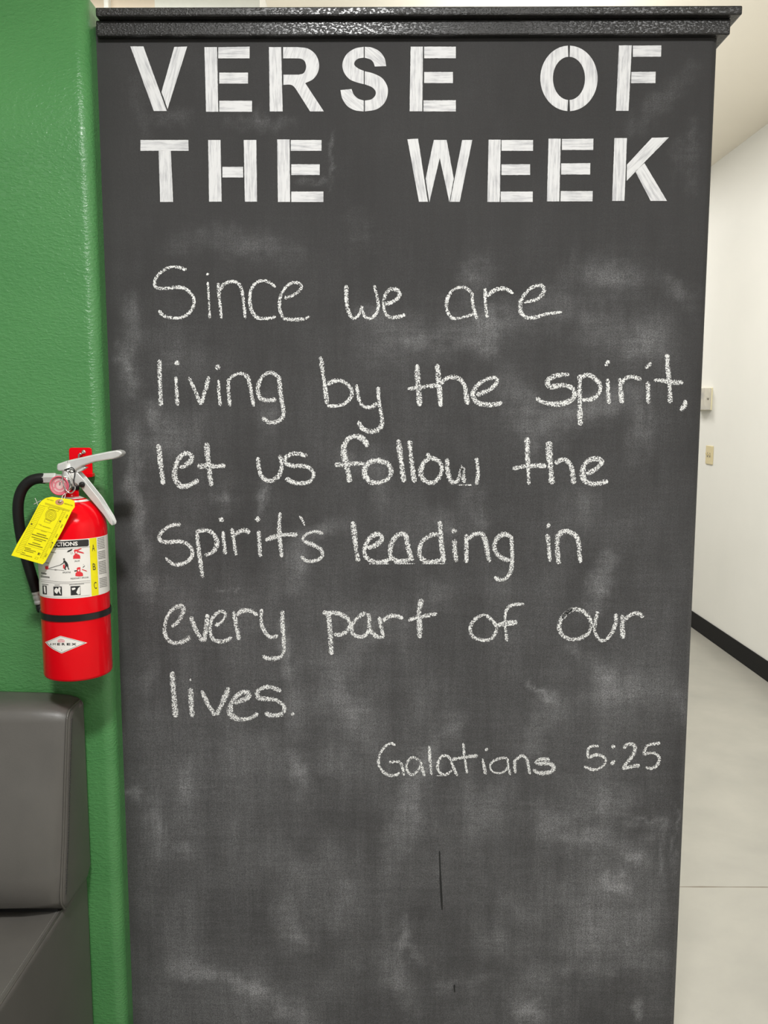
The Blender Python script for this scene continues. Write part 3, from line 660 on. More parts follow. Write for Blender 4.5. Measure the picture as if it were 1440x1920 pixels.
# ================================================================ lettering helper (built-in font turned into flat meshes)
_gl = {}
def glyphs(body, bold=0.0):
    key = (body, bold)
    if key not in _gl:
        cu = bpy.data.curves.new('text', 'FONT'); cu.body = body; cu.offset = bold; cu.resolution_u = 3
        ob = bpy.data.objects.new('text', cu); COL.objects.link(ob)
        dg = bpy.context.evaluated_depsgraph_get(); dg.update()
        me = ob.evaluated_get(dg).to_mesh()
        v = np.array([tuple(x.co) for x in me.vertices]); f = [tuple(p.vertices) for p in me.polygons]
        ob.evaluated_get(dg).to_mesh_clear()
        bpy.data.objects.remove(ob); bpy.data.curves.remove(cu)
        v[:, 0] -= v[:, 0].min(); cap = 0.729 if any(c.isupper() or c.isdigit() for c in body) else 0.75
        _gl[key] = (v[:, :2] / cap, f)
    return _gl[key]
class Print:
    """flat print gathered in picture coordinates, laid on a surface by fn(px, py)"""
    def __init__(self, fn): self.fn, self.v, self.f = fn, [], []
    def text(self, body, x, y, cap, ang=0.0, width=None, bold=0.0, centre=False):
        v, f = glyphs(body, bold)
        w = v[:, 0].max(); sx = (width / w) if width else cap
        u = v[:, 0] * sx - (0.5 * w * sx if centre else 0); t = v[:, 1] * cap
        c, s = math.cos(math.radians(ang)), math.sin(math.radians(ang))
        n = len(self.v)
        for a, b in zip(u, t): self.v.append(self.fn(x + a * c + b * s, y + a * s - b * c))
        self.f += [tuple(i + n for i in q) for q in f]
    def poly(self, pts):
        n = len(self.v); self.v += [self.fn(*p) for p in pts]; self.f.append(tuple(range(n, n + len(pts))))
    def line(self, a, b, w, parts=1):
        a, b = np.array(a, float), np.array(b, float); d = (b - a) / (np.linalg.norm(b - a) + 1e-9); nn = np.array([-d[1], d[0]]) * w / 2
        for k in range(parts):
            p, q = a + (b - a) * k / parts, a + (b - a) * (k + 1) / parts
            self.poly([p + nn, q + nn, q - nn, p - nn])
    def dashes(self, a, b, w, lo=1.0, hi=3.0, gap=0.6):
        """a row of unreadably small print"""
        a, b = np.array(a, float), np.array(b, float); tot = np.linalg.norm(b - a); d = (b - a) / tot; s = 0
        while s < tot:
            e = min(tot, s + rng.uniform(lo, hi)); self.line(a + d * s, a + d * e, w); s = e + gap
    def outline(self, pts, w):
        for i in range(len(pts)): self.line(pts[i], pts[(i + 1) % len(pts)], w)
    def done(self, name, mat, parent): return from_py(name, self.v, self.f, mat, parent)

# ================================================================ wall bracket
XE = float(P(140.5, 1100, YE)[0])
C1, C2, C3, C5, C6 = crop(0, 820, 1 / 5.5385), crop(75, 830, 1 / 9), crop(70, 1000, 1 / 9.931), crop(70, 1120, 1 / 9.6), crop(0, 1280, 1 / 8)
def poly3(tr, pts, Y): return [P(*tr(p), Y) for p in pts]
bc = P(151, 866, YG)
brk = thing('wall_bracket', 'small red steel hanger plate screwed to the green wall behind the fire extinguisher', 'bracket', bc)
pts = [(485, 130)] + arcpts(530, 130, 45, 45, 180, 270, 6) + arcpts(825, 130, 45, 45, 270, 360, 6) + [(885, 560), (878, 585), (500, 585)]
pts = pts[1:]
prism('back_plate', poly3(C2, pts, YG - 0.003), (0, 0.0028, 0), M['red'], brk, 0.001)
zb = P(*C2((690, 575)), YG - 0.008)
prism('lip', poly3(C2, [(780, 515), (885, 520), (885, 580), (790, 590)], YG - 0.014), (0, 0.0115, 0), M['red'], brk, 0.001)
disc_stack('screw', [(0.0035, 0), (0.0035, 0.0015), (0.0015, 0.0025)], P(*C2((740, 155)), YG - 0.003), (0, -1, 0), M['chrome'], brk, 16)
hk = [(640, 270), (640, 200), (670, 170), (695, 185), (690, 215), (668, 205), (660, 270)]
prism('hook', poly3(C2, hk, YG - 0.012), (0, 0.0095, 0), M['chrome'], brk, 0.0006)

# ================================================================ fire extinguisher
zE = lambda y: float(P(136, y, YE)[2])
def cyl(px, py, r=EXT_R + 0.0004):
    d = ray(px, py); ox, oy = O_[0] - XE, O_[1] - YE
    a = d[0] ** 2 + d[1] ** 2; b = 2 * (ox * d[0] + oy * d[1]); c = ox * ox + oy * oy - r * r
    disc = b * b - 4 * a * c
    t = (-b - math.sqrt(max(disc, 0))) / (2 * a)
    return O_ + d * t
ZB0 = float(cyl(135, 1279.5)[2]); ZSH = zE(992); ZNK = zE(934)
ext = thing('fire_extinguisher', 'red fire extinguisher with black hose hanging on the green wall', 'fire extinguisher', (XE, YE, ZB0))
prof = [(0.0, ZB0 + 0.006), (0.040, ZB0 + 0.006), (0.046, ZB0 + 0.001), (0.0505, ZB0), (0.0528, ZB0 + 0.0015), (EXT_R, ZB0 + 0.005), (EXT_R, ZSH)]
for a in np.linspace(6, 66, 12):
    prof.append((EXT_R * math.cos(math.radians(a)), ZSH + (ZNK - ZSH) / math.sin(math.radians(66)) * math.sin(math.radians(a))))
prof += [(0.0135, ZNK + 0.001), (0.0125, ZNK + 0.003), (0.0125, zE(917))]
body = lathe('cylinder_body', prof, XE, YE, M['red'], ext, 96, caps=True)
lathe('collar', [(0.0100, zE(918)), (0.0135, zE(918)), (0.0135, zE(912)), (0.0100, zE(912))], XE, YE, M['rubber'], ext, 32)
lathe('service_collar', [(0.0135, ZNK + 0.0015), (0.030, ZNK - 0.0045), (0.0302, ZNK - 0.0035), (0.0135, ZNK + 0.0028)], XE, YE, M['label'], ext, 40)
# valve
valve = lathe('valve', [(0.0095, zE(914)), (0.0125, zE(913)), (0.0128, zE(897)), (0.0122, zE(893)), (0.0122, zE(868))], XE, YE, M['alu'], ext, 32)
disc_stack('valve_port', [(0.0068, 0), (0.0068, 0.026)], (XE, YE, zE(896.5)), (-1, 0, 0), M['alu'], valve, 24)
# operating lever and carry handle: folded sheet channels
W2 = 0.011
lever = [(280, 375), (300, 355), (450, 303), (505, 290), (900, 200), (1150, 148), (1290, 126), (1345, 138), (1390, 172), (1378, 200), (1330, 240), (1235, 275), (900, 328), (780, 365), (700, 395), (610, 450), (575, 480), (470, 470), (300, 482), (280, 445)]
lv = prism('operating_lever', poly3(C2, lever, YE - W2), (0, 2 * W2, 0), M['alu'], ext, 0.0022, 3)
lv['label'] = 'silver upper lever pointing right'
handle = [(785, 362), (850, 362), (910, 438), (1200, 830), (1200, 885), (1165, 918), (1140, 897), (1065, 792), (905, 602), (832, 515), (780, 470)]
flange = [(785, 365), (806, 368), (858, 425), (1030, 640), (1150, 835), (1172, 890), (1165, 918), (1140, 897), (1065, 792), (905, 602), (832, 515), (780, 470)]
fl3 = poly3(C1, flange, YE - W2 * 0.9); dfl = np.array([0, 1.65 * W2, 0])
hd = prism('carry_handle', fl3, (0, 0.0022, 0), M['alu'], ext, 0.0007, 2)
prism('rear_flange', [p + dfl for p in fl3], (0, 0.0022, 0), M['alu'], hd, 0.0007, 2)
web = [(785, 365), (797, 372), (850, 512), (918, 592), (1078, 785), (1148, 880), (1165, 918), (1140, 897), (1065, 792), (905, 602), (832, 515), (780, 470)]
prism('channel_web', [p + np.array([0, 0.0022, 0]) for p in poly3(C1, web, YE - W2 * 0.9)], (0, 1.65 * W2 - 0.0022, 0), M['alu'], hd, 0.0004, 1)
hd['label'] = 'silver carry handle slanting down to the right'
gl_ = [(462, 305), (468, 303), (472, 470), (466, 470)]
prism('groove', poly3(C2, gl_, YE - W2 - 0.0004), (0, 0.0006, 0), M['plate_dark'], lv)
rv = C1((855, 490))
disc_stack('rivet', [(0.0020, -0.006), (0.0020, 0), (0.0046, 0.0005), (0.0046, 0.003), (0.003, 0.0042)], P(*rv, YE - W2 * 0.9 - 0.0002), (0, -1, 0), M['rubber'], hd, 20)
prism('trigger_web', poly3(C2, [(590, 450), (700, 395), (780, 420), (690, 480), (620, 505)], YE - 0.006), (0, 0.012, 0), M['alu'], lv, 0.0008)
# pressure gauge
gc = P(113.3, 910, YE - 0.040)
gb = disc_stack('gauge', [(0.0055, -0.034), (0.0055, -0.012), (0.0145, -0.012), (0.0152, -0.010), (0.0152, 0.004), (0.0142, 0.0055), (0.0132, 0.0055), (0.0132, 0.003)], gc, (0, -1, 0), M['chrome'], ext, 40)
gy = YE - 0.040 - 0.0034
gpx = project([(gc[0], gy, gc[2])]); gx, gyy = float(gpx[0][0]), float(gpx[1][0])
pr = Print(lambda x, y: P(x, y, gy)); pr.poly(arcpts(gx, gyy, 16.2, 16.2, 0, 350, 36)); pr.done('dial', M['pink'], gb)
pr = Print(lambda x, y: P(x, y, gy - 0.0003))
for a0, a1 in ((25, 150), (165, 200), (215, 330)):
    pr.poly(arcpts(gx, gyy, 12.2, 12.2, a0, a1, 20) + arcpts(gx, gyy, 9.8, 9.8, a1, a0, 20))
pr.poly(arcpts(gx, gyy, 6.5, 6.5, 0, 345, 20)); pr.line((gx, gyy), (gx + 2, gyy - 11), 2.2); pr.done('dial_marking', M['pale_pink'], gb)
rim = tube('rim', [(gc[0] + 0.0143 * math.cos(a), gc[1] - 0.0055, gc[2] + 0.0143 * math.sin(a)) for a in np.linspace(0, 2 * math.pi, 40, endpoint=False)], 0.0011, M['pink'], gb, 8, closed=True)
disc_stack('lens', [(0.0132, 0.0045), (0.009, 0.0056), (0.003, 0.0062)], gc, (0, -1, 0), M['glass'], gb, 32)
# pull pin ring and tamper seal
ring = [(400, 480), (378, 560), (390, 680), (430, 785), (490, 845), (548, 838), (592, 765), (560, 640), (510, 555), (450, 478)]
tube('pull_ring', catmull(poly3(C2, ring, YE - 0.052), n=6, closed=True), 0.0010, M['chrome'], ext, 8, closed=True)
tube('pull_pin', [P(*C2((500, 480)), YE - 0.050), P(*C2((520, 470)), YE + 0.012)], 0.0016, M['chrome'], ext, 8)
seal = [(410, 462), (470, 440), (540, 425), (580, 460), (588, 540), (572, 620), (578, 700), (620, 738), (665, 722), (700, 698)]
tube('tamper_seal', catmull(poly3(C2, seal, YE - 0.0535), n=6), 0.00085, M['rubber'], ext, 8)
tube('tamper_seal', catmull(poly3(C2, [(410, 462), (450, 455), (520, 452), (570, 470), (560, 500), (500, 500), (480, 470)], YE - 0.0545), n=6), 0.0008, M['rubber'], ext, 8)
# hose
hose_px = [(84, 897, 0), (70, 897.5, 0), (55, 903, 0), (42, 917, 0), (35, 938, 0), (34, 962, .001), (37, 990, .004), (42, 1018, .008), (49, 1045, .013), (58, 1075, .020), (66, 1100, .0245), (70, 1112, .026)]
hp = catmull([P(x, y, YE + dy) for x, y, dy in hose_px], n=8)
hose = tube('hose', hp, 0.0086, M['rubber'], ext, 20)
k0, k1 = P(106, 896.5, YE), P(79, 896.5, YE)
disc_stack('coupling', [(0.0082, 0), (0.0088, 0.002), (0.0088, 0.020), (0.0080, float(k0[0] - k1[0]))], k0, (-1, 0, -0.02), M['alu'], hose, 6, smooth=False)
n0, n1, n2 = P(69.5, 1108, YE + .0255), P(75.5, 1131, YE + .0275), P(77.5, 1147, YE + .028)
dv = np.array(n1) - np.array(n0); ln = float(np.linalg.norm(dv))
disc_stack('ferrule', [(0.0091, 0), (0.0091, ln * .2), (0.0083, ln * .24), (0.0083, ln * .32), (0.0091, ln * .36), (0.0091, ln * .6), (0.0083, ln * .64), (0.0083, ln * .72), (0.0091, ln * .76), (0.0091, ln)], n0, dv, M['alu'], hose, 24)
disc_stack('nozzle', [(0.0074, 0), (0.0074, 0.010), (0.0062, 0.0145)], n1, np.array(n2) - np.array(n1), M['rubber'], hose, 24)
# retaining band round the body
zb1, zb0 = float(cyl(135, 1153.5)[2]), float(cyl(135, 1166)[2])
lathe('hose_band', [(EXT_R + 0.0002, zb0), (EXT_R + 0.0016, zb0 + .0003), (EXT_R + 0.0016, zb1 - .0003), (EXT_R + 0.0002, zb1)], XE, YE, M['band'], ext, 96, smooth=False, caps=False)
# wrap-round label
zl1_, zl0_ = float(cyl(130, 1012)[2]), float(cyl(130, 1122.5)[2])
def wrap(name, a0, a1, z0, z1, eps, mat, parent, n=64):
    v = []; f = []
    for k, a in enumerate(np.linspace(a0, a1, n + 1)):
        for z in (z0, z1): v.append((XE + (EXT_R + eps) * math.cos(a), YE + (EXT_R + eps) * math.sin(a), z))
    for k in range(n): f.append((2 * k, 2 * k + 2, 2 * k + 3, 2 * k + 1))
    return from_py(name, v, f, mat, parent, True)
lab = wrap('instruction_label', math.radians(178), math.radians(400), zl0_, zl1_, 0.0002, M['label'], ext, 96)
lab['label'] = 'white label with printed instructions'
ang = lambda px, py: math.atan2(cyl(px, py)[1] - YE, cyl(px, py)[0] - XE)
wrap('class_stripe', ang(*C3((985, 500))) , ang(*C3((1118, 500))), zl0_ + .0004, zl1_ - .0004, 0.0004, M['label_yellow'], lab, 12)
fn = lambda x, y: cyl(x, y, EXT_R + 0.0007)
c3 = lambda *p: C3(p)
def bar(pr, x0, x1, ya0, ya1, yb0, yb1, n=12):
    """a printed bar between x0 and x1; top edge ya0 -> ya1, bottom edge yb0 -> yb1, in crop pixels"""
    for k in range(n):
        t0, t1 = k / n, (k + 1) / n; xx0, xx1 = x0 + (x1 - x0) * t0, x0 + (x1 - x0) * t1
        pr.poly([c3(xx0, ya0 + (ya1 - ya0) * t0), c3(xx1, ya0 + (ya1 - ya0) * t1), c3(xx1, yb0 + (yb1 - yb0) * t1), c3(xx0, yb0 + (yb1 - yb0) * t0)])
pr = Print(fn)
bar(pr, 60, 400, 150, 152, 258, 268); bar(pr, 400, 935, 152, 112, 268, 240); bar(pr, 935, 958, 112, 125, 240, 222, 2)
for y in (262, 880, 915): pass
def rule(y0, y1, y2, w=0.35):
    q = catmull([c3(60, y0), c3(480, y1), c3(985, y2)], n=10)
    for a, b in zip(q[:-1], q[1:]): pr.line(a, b, w)
rule(272, 292, 250); rule(862, 905, 882); rule(895, 935, 915); rule(1165, 1195, 1150, .25)
# class letters
for ch, x, y in (('A', 1048, 330), ('B', 1064, 683), ('C', 1085, 1030)):
    pr.text(ch, *c3(x, y), 13.2, -4, width=5.2, centre=True)
# figure with hose, hand tool and small captions
def shape(pts): pr.poly([c3(*p) for p in pts])
shape([(480, 470), (500, 462), (515, 475), (512, 492), (495, 497), (482, 488)])
shape([(490, 500), (520, 505), (555, 545), (575, 585), (580, 640), (598, 672), (575, 675), (560, 630), (545, 610), (525, 650), (540, 680), (510, 680), (505, 650), (520, 600), (505, 545), (470, 570), (430, 590), (428, 580), (480, 548)])
pr.line(c3(205, 655), c3(440, 585), .7, 14); pr.line(c3(205, 668), c3(500, 690), .45, 14)
shape([(550, 352), (570, 322), (640, 292), (655, 298), (645, 315), (590, 345)])
pr.line(c3(620, 350), c3(635, 395), .5); pr.line(c3(645, 345), c3(660, 385), .5)
shape([(690, 690), (745, 685), (745, 705), (690, 712)])
shape([(845, 630), (880, 600), (885, 608), (850, 640)]); pr.line(c3(850, 590), c3(870, 575), .3)
pr.text('JALAR', *c3(742, 527), 2.9, -3, width=10, centre=True)
pr.text('APUNTAR', *c3(545, 742), 3.2, -2, width=15.5, centre=True)
pr.text('PRESIONAR Y APLICAR', *c3(788, 845), 2.9, -5, width=34, centre=True)
pr.text('2m', *c3(345, 690), 2.6, 0, centre=True)
for a, b in (((70, 730), (175, 752)), ((70, 745), (165, 762)), ((65, 790), (225, 812)), ((65, 808), (228, 828)), ((250, 350), (345, 362)), ((150, 545), (215, 555)), ((90, 945), (205, 955)), ((320, 962), (420, 962)), ((595, 958), (870, 938))):
    pr.dashes(c3(*a), c3(*b), .9, .8, 2.2, .35)
# three pictogram squares
def square(x0, x1, y0, y1, dy):
    shape([(x0, y0), (x1, y0 + dy), (x1 + 5, y1 + dy), (x0 + 5, y1)])
square(95, 172, 968, 1130, 8); square(298, 455, 990, 1160, 0); square(618, 800, 985, 1155, -8)
# right-hand column of small print
for k in range(30):
    y = 85 + k * 31
    if k in (7, 13, 22, 23): continue
    pr.dashes(c3(1118 + k * 1.6, y + 18), c3(1245 + k * 2.0, y - 12), .9, .8, 2.2, .35)
pr.done('printing', M['ink'], lab)
pr = Print(lambda x, y: cyl(x, y, EXT_R + 0.0010))
pr.text('INSTRU', *c3(150, 236), 7.4, 2, width=20, bold=.02)
pr.text('CT', *c3(362, 240), 7.4, -1, width=11.2, bold=.02)
pr.text('IONS', *c3(485, 238), 7.4, -3, width=27, bold=.03)
pr.done('heading_text', M['label'], lab)
for pts in ([(118, 985), (150, 990), (160, 1110), (140, 1120), (125, 1080)], [(315, 1060), (350, 1010), (385, 1040), (400, 1000), (435, 1010), (425, 1070), (440, 1140), (415, 1120), (395, 1075), (365, 1130), (325, 1095)],
            [(640, 1020), (700, 1010), (715, 1030), (690, 1050), (650, 1060)], [(725, 1100), (760, 1020), (795, 990), (795, 1130), (760, 1140)]):
    pr = Print(lambda x, y: cyl(x, y, EXT_R + 0.0010)); pr.poly([c3(*p) for p in pts]); pr.done('pictogram_figure', M['label'], lab)
REDP = [
    [(665, 475), (668, 420), (690, 400), (700, 380), (690, 345), (680, 320), (700, 300), (740, 300), (820, 275), (825, 288), (755, 325), (830, 345), (865, 360), (868, 375), (850, 375), (745, 350), (740, 385), (775, 395), (798, 420), (800, 472)],
    [(708, 795), (710, 745), (735, 720), (740, 700), (732, 655), (750, 635), (795, 628), (802, 640), (800, 715), (835, 730), (852, 755), (850, 795), (780, 803)],
    [(830, 665), (910, 690), (930, 712), (900, 702), (832, 680)],
    [(140, 600), (160, 620), (175, 600), (190, 618), (205, 598), (205, 660), (190, 672), (150, 668)],
    [(478, 590), (500, 575), (512, 600), (505, 660), (480, 650)],
]
for grp in (REDP[:1], REDP[1:2], REDP[2:3], REDP[3:4], REDP[4:5]):
    pr = Print(fn)
    for q in grp: pr.poly([c3(*p) for p in q])
    pr.done('pictogram', M['red_print'], lab)
for q in ([(708, 340), (735, 335), (735, 372), (712, 378)], [(755, 680), (782, 672), (782, 705), (757, 708)]):
    pr = Print(lambda x, y: cyl(x, y, EXT_R + 0.0010)); pr.poly([c3(*p) for p in q]); pr.done('pictogram_window', M['label'], lab)

# maker's diamond
c5 = lambda *p: C5(p)
def dense(poly, step=1.5):
    out = []
    for i in range(len(poly)):
        a, b = np.array(poly[i], float), np.array(poly[(i + 1) % len(poly)], float); k = max(1, int(np.linalg.norm(b - a) / step / 9.6))
        out += [tuple(a + (b - a) * t) for t in np.linspace(0, 1, k, endpoint=False)]
    return out
dm = dense([(140, 806), (300, 740), (415, 692), (600, 742), (900, 818), (640, 925), (435, 1012), (280, 935), (200, 875)])
def diamond(scale, r):
    cx, cy_ = 430, 842; v = [fnr(r)(*c5(cx + (x - cx) * scale, cy_ + (y - cy_) * scale)) for x, y in dm]
    return v
fnr = lambda r: (lambda x, y: cyl(x, y, r))
def fan(name, scale, r, mat, parent):
    # strips between the upper and lower edge keep the sticker on the curve
    v = []; f = []; cx, cy_ = 430, 842
    up = [(140, 806), (415, 692), (900, 818)]; lo_ = [(140, 806), (200, 875), (280, 935), (435, 1012), (640, 925), (900, 818)]
    xs_ = np.linspace(140, 900, 41)
    yu = np.interp(xs_, [p[0] for p in up], [p[1] for p in up]); yl = np.interp(xs_, [p[0] for p in lo_], [p[1] for p in lo_])
    for x, a, b in zip(xs_, yu, yl):
        for y in (a, b): v.append(cyl(*c5(cx + (x - cx) * scale, cy_ + (y - cy_) * scale), r))
    for k in range(40): f.append((2 * k, 2 * k + 1, 2 * k + 3, 2 * k + 2))
    return from_py(name, v, f, mat, parent)
dia = fan('emblem', 1.0, EXT_R + .0003, M['label'], ext)
dia['label'] = 'white diamond emblem low on the red body'
fan('emblem_border', .925, EXT_R + .0006, M['ink'], dia); fan('emblem_field', .89, EXT_R + .0009, M['label'], dia)
pr = Print(fnr(EXT_R + .0013))
xs_ = [(228, 27, 'A'), (278, 52, 'M'), (358, 52, 'E'), (440, 60, 'R'), (530, 65, 'E'), (612, 92, 'X')]
for x, w, ch in xs_: pr.text(ch, *c5(x, 862), 4.2, 0, width=w / 9.6, bold=.0 if ch == 'M' else .03)
pr.line(c5(432, 950), c5(444, 950), 1.2)
pr.done('printing', M['ink'], dia)
pr = Print(fnr(EXT_R + .0013))
for rr in (60, 38): pr.outline([c5(428 + rr * math.cos(a), 790 + rr * .62 * math.sin(a)) for a in np.linspace(math.pi * .9, math.pi * 2.1, 14)], .8)
for x in (380, 405, 430, 455, 480): pr.line(c5(x, 770), c5(x, 812), .8)
pr.done('printing', M['pale_red_print'], dia)

# ================================================================ inspection tag tied at the neck
YTAG = YE - 0.0625
CT = crop(15, 920, 1 / 10.6667)
tg = thing('inspection_tag', 'yellow inspection tag tied to the neck of the fire extinguisher', 'tag', P(111, 941, YTAG))
tp = [(65, 1295), (190, 1050), (400, 690), (560, 385), (620, 265), (680, 195), (760, 145), (880, 122), (1060, 150), (1240, 170), (1330, 205), (1335, 325), (1280, 400), (1080, 810), (870, 1190), (740, 1430), (690, 1475), (380, 1385)]
bm = bmesh.new()
prism('card', poly3(CT, tp, YTAG), (0, 0.0004, 0), M['tag_yellow'], tg)
pr = Print(lambda x, y: P(x, y, YTAG - .0003)); pr.poly([CT(p) for p in arcpts(1030, 230, 85, 58, 0, 345, 26)]); pr.done('eyelet', M['eyelet'], tg)
ct = lambda *p: CT(p)
pr = Print(lambda x, y: P(x, y, YTAG - .0006)); pr.poly([CT(p) for p in arcpts(1032, 230, 36, 20, 0, 345, 20)])
dirx = np.array([0.955, 0.297]); ang_t = math.degrees(math.atan2(0.297, 0.955))
ink = pr; T = lambda s, x, y, c, w=None, b=.01: ink.text(s, *ct(x, y), c, ang_t - 2, width=w, bold=0.0)
T('DO NOT', 775, 175, 1.9, 13); T('REMOVE', 1125, 265, 2.3, 16)
for x, y in ((472, 665), (1042, 612), (888, 1040)): ink.poly([CT(p) for p in arcpts(x, y, 17, 17, 0, 330, 10)])
for i, (x, y, w) in enumerate(((575, 850, 190), (478, 868, 320), (470, 920, 290), (515, 970, 165), (490, 1035, 160), (405, 1055, 285))):
    ink.dashes(ct(x, y), ct(x + w, y + w * .29), 1.5 if i in (0, 1, 5) else 1.2, .8, 2.4, .35)
for x, y, w in ((335, 1130, 120), (335, 1160, 220), (320, 1190, 190), (285, 1235, 60), (260, 1265, 220)): ink.dashes(ct(x, y), ct(x + w, y + w * .27), 1.1, .8, 2.2, .35)
ink.poly([ct(*p) for p in [(590, 1275), (610, 1235), (640, 1245), (620, 1285)]])
for x, y, s in ((1140, 555, '2026'), (1040, 750, '2025'), (935, 945, '2024'), (830, 1150, '2023'), (725, 1335, '2022')):
    ink.text(s, *ct(x + 25, y), 2.6, -62, width=7.5)
ink.done('printing', M['olive_ink'], tg)
pr = Print(lambda x, y: P(x, y, YTAG - .0003))
pr.line(ct(740, 240), ct(1240, 395), .7); pr.line(ct(700, 300), ct(1130, 395), .4); pr.line(ct(520, 745), ct(885, 850), .6); pr.line(ct(330, 1075), ct(705, 1190), .6)
pr.line(ct(745, 330), ct(240, 1290), .4); pr.line(ct(650, 260), ct(160, 1220), .35); pr.line(ct(1105, 385), ct(640, 1350), .5); pr.line(ct(1165, 400), ct(700, 1370), .35); pr.line(ct(600, 640), ct(520, 745), .4)
pr.dashes(ct(740, 262), ct(1225, 412), 1.4, .8, 2.2, .4)
for k in range(30):                       # month columns down both edges
    t = k / 29
    x, y = 640 - 480 * t, 290 + 930 * t
    pr.dashes(ct(x, y), ct(x + 95, y + 27), .7, .6, 1.8, .3)
    x, y = 1085 - 440 * t, 430 + 900 * t
    pr.dashes(ct(x, y), ct(x + 62, y + 18), .6, .6, 1.6, .3)
def ringp(cx, cy_, rx, ry, w, a=18):
    q = []
    for th in np.linspace(0, 2 * math.pi, 26, endpoint=False):
        u, v_ = rx * math.cos(th), ry * math.sin(th); c_, s_ = math.cos(math.radians(a)), math.sin(math.radians(a))
        q.append(ct(cx + u * c_ - v_ * s_, cy_ + u * s_ + v_ * c_))
    pr.outline(q, w)
for r_ in (1.0, .78, .5, .25): ringp(858, 492, 108 * r_, 118 * r_, 1.1)
pr.outline([ct(*p) for p in [(745, 560), (725, 618), (830, 650), (868, 610)]], .9); pr.outline([ct(*p) for p in [(800, 360), (830, 320), (1030, 375), (1000, 415), (880, 380)]], .7)
for x, y, w in ((612, 665, 60), (640, 690, 200), (700, 715, 160), (660, 800, 110)): pr.dashes(ct(x, y), ct(x + w, y + w * .29), 1.1, .8, 2.2, .4)
pr.outline([ct(*p) for p in [(555, 1325), (605, 1340), (585, 1372), (535, 1358)]], .6); pr.outline([ct(*p) for p in [(605, 1240), (655, 1252), (635, 1290), (588, 1278)]], .6)
pr.done('printing', M['faint_ink'], tg)
st = catmull([P(*ct(1032, 230), YTAG - .001), P(*ct(1075, 165), YTAG - .001), P(*ct(1090, 110), YTAG + .003), P(*ct(1140, 60), YTAG + .006), P(*ct(1128, 150), YTAG + .0015), P(*ct(1036, 232), YTAG - .0012)], n=6)
tube('string', st, 0.0005, M['string'], tg, 6)
for q in ([(655, 198), (590, 235), (510, 275)], [(540, 150), (575, 225), (600, 300)]):
    tube('string', catmull([P(*ct(*p), YTAG + .0008 + .002 * i) for i, p in enumerate(q)], n=5), 0.0004, M['string'], tg, 6)

# ================================================================ upholstered booth seat
YW = YG - 0.004
XS = float(P(161, 1600, YG - 0.02)[0])
booth = thing('booth_seat', 'grey vinyl booth seat against the green wall under the fire extinguisher', 'seat', (XS - 0.6, YG - 0.3, 0))
XL = XS - 1.15
sx_ = lambda px, py: PX(px, py, XS)[1:]
front = [(115, 1688), (116.5, 1640), (118.5, 1593), (120.3, 1540), (122, 1479), (124, 1415), (126, 1355), (127, 1345), (129, 1336), (132, 1330.5), (136, 1326), (143, 1319.5), (150, 1313)]
pf = [tuple(sx_(*p)) for p in front]
ZSEAT = float(PX(121, 1704, XS - 0.004)[2])
yb_, zt_ = pf[0][0], pf[-1][1]
print('seat z', ZSEAT, 'back top', zt_, 'front y bottom', yb_, 'top', pf[6], pf[-1], 'XS', XS, 'XE', XE, 'capz', zu1, 'Zgt', Z_GT)
section = [(yb_ + 0.06, ZSEAT + 0.003), (yb_ + 0.012, ZSEAT + 0.006)] + pf + [(YW - 0.01, zt_ + 0.002), (YW, zt_ - 0.008), (YW, ZSEAT + 0.02), (YW - 0.02, ZSEAT + 0.001)]
sec = np.array(section); cen = sec.mean(0)
rings = [(XS + 0.004, -0.010, 0), (XS + 0.0035, -0.006, 0), (XS + 0.0015, -0.002, 0), (XS - 0.0015, 0.0, 0), (XS - 0.006, 0.0025, 0), (XS - 0.02, 0.006, 1), (XS - 0.06, 0.010, 1), (XS - 0.16, 0.012, 1), (XS - 0.5, 0.013, 1), (XL + 0.1, 0.012, 1), (XL, -0.004, 0)]
# outward direction at each section point
nrm = []
for i in range(len(sec)):
    t = sec[(i + 1) % len(sec)] - sec[i - 1]; n_ = np.array([t[1], -t[0]]); n_ /= np.linalg.norm(n_) + 1e-9
    if np.dot(n_, sec[i] - cen) < 0: n_ = -n_
    nrm.append(n_)
nrm = np.array(nrm)
zfr = np.clip((sec[:, 1] - ZSEAT) / (zt_ - ZSEAT), 0, 1)
PUFF = [(2.9 * math.sin(math.pi * min(0.97, z ** 0.68 + 0.02)) + 0.25 + 0.75 * max(0, (z - 0.8) / 0.2)) if 2 <= i < 2 + len(pf) else (1.1 if i == 2 + len(pf) else 0.0) for i, z in enumerate(zfr)]
verts = []; faces = []; k = len(sec)
for x, off, puff in rings:
    for i in range(k):
        o_ = off if off < 0 else off * PUFF[i]
        q = sec[i] + nrm[i] * o_
        q[0] = min(q[0], YW); q[1] = max(q[1], ZSEAT + 0.0008)
        verts.append((x, q[0], q[1]))
for r in range(len(rings) - 1):
    for i in range(k):
        j = (i + 1) % k; faces.append((r * k + i, r * k + j, (r + 1) * k + j, (r + 1) * k + i))
faces.append(tuple(range(k))[::-1]); faces.append(tuple((len(rings) - 1) * k + i for i in range(k)))
bc_ = from_py('back_cushion', verts, faces, M['vinyl'], booth, True)
bmx = bmesh.new(); bmx.from_mesh(bc_.data); bmesh.ops.recalc_face_normals(bmx, faces=bmx.faces[:]); bmx.to_mesh(bc_.data); bmx.free()
path = [np.array([XS - 0.0005, y, z]) + np.array([0, n_[0], n_[1]]) * 0.0006 for (y, z), n_ in zip(section[1:2 + len(pf)], nrm[1:2 + len(pf)])]
cp = catmull(path, n=8)
tube('piping', cp, 0.0021, M['piping'], bc_, 10)
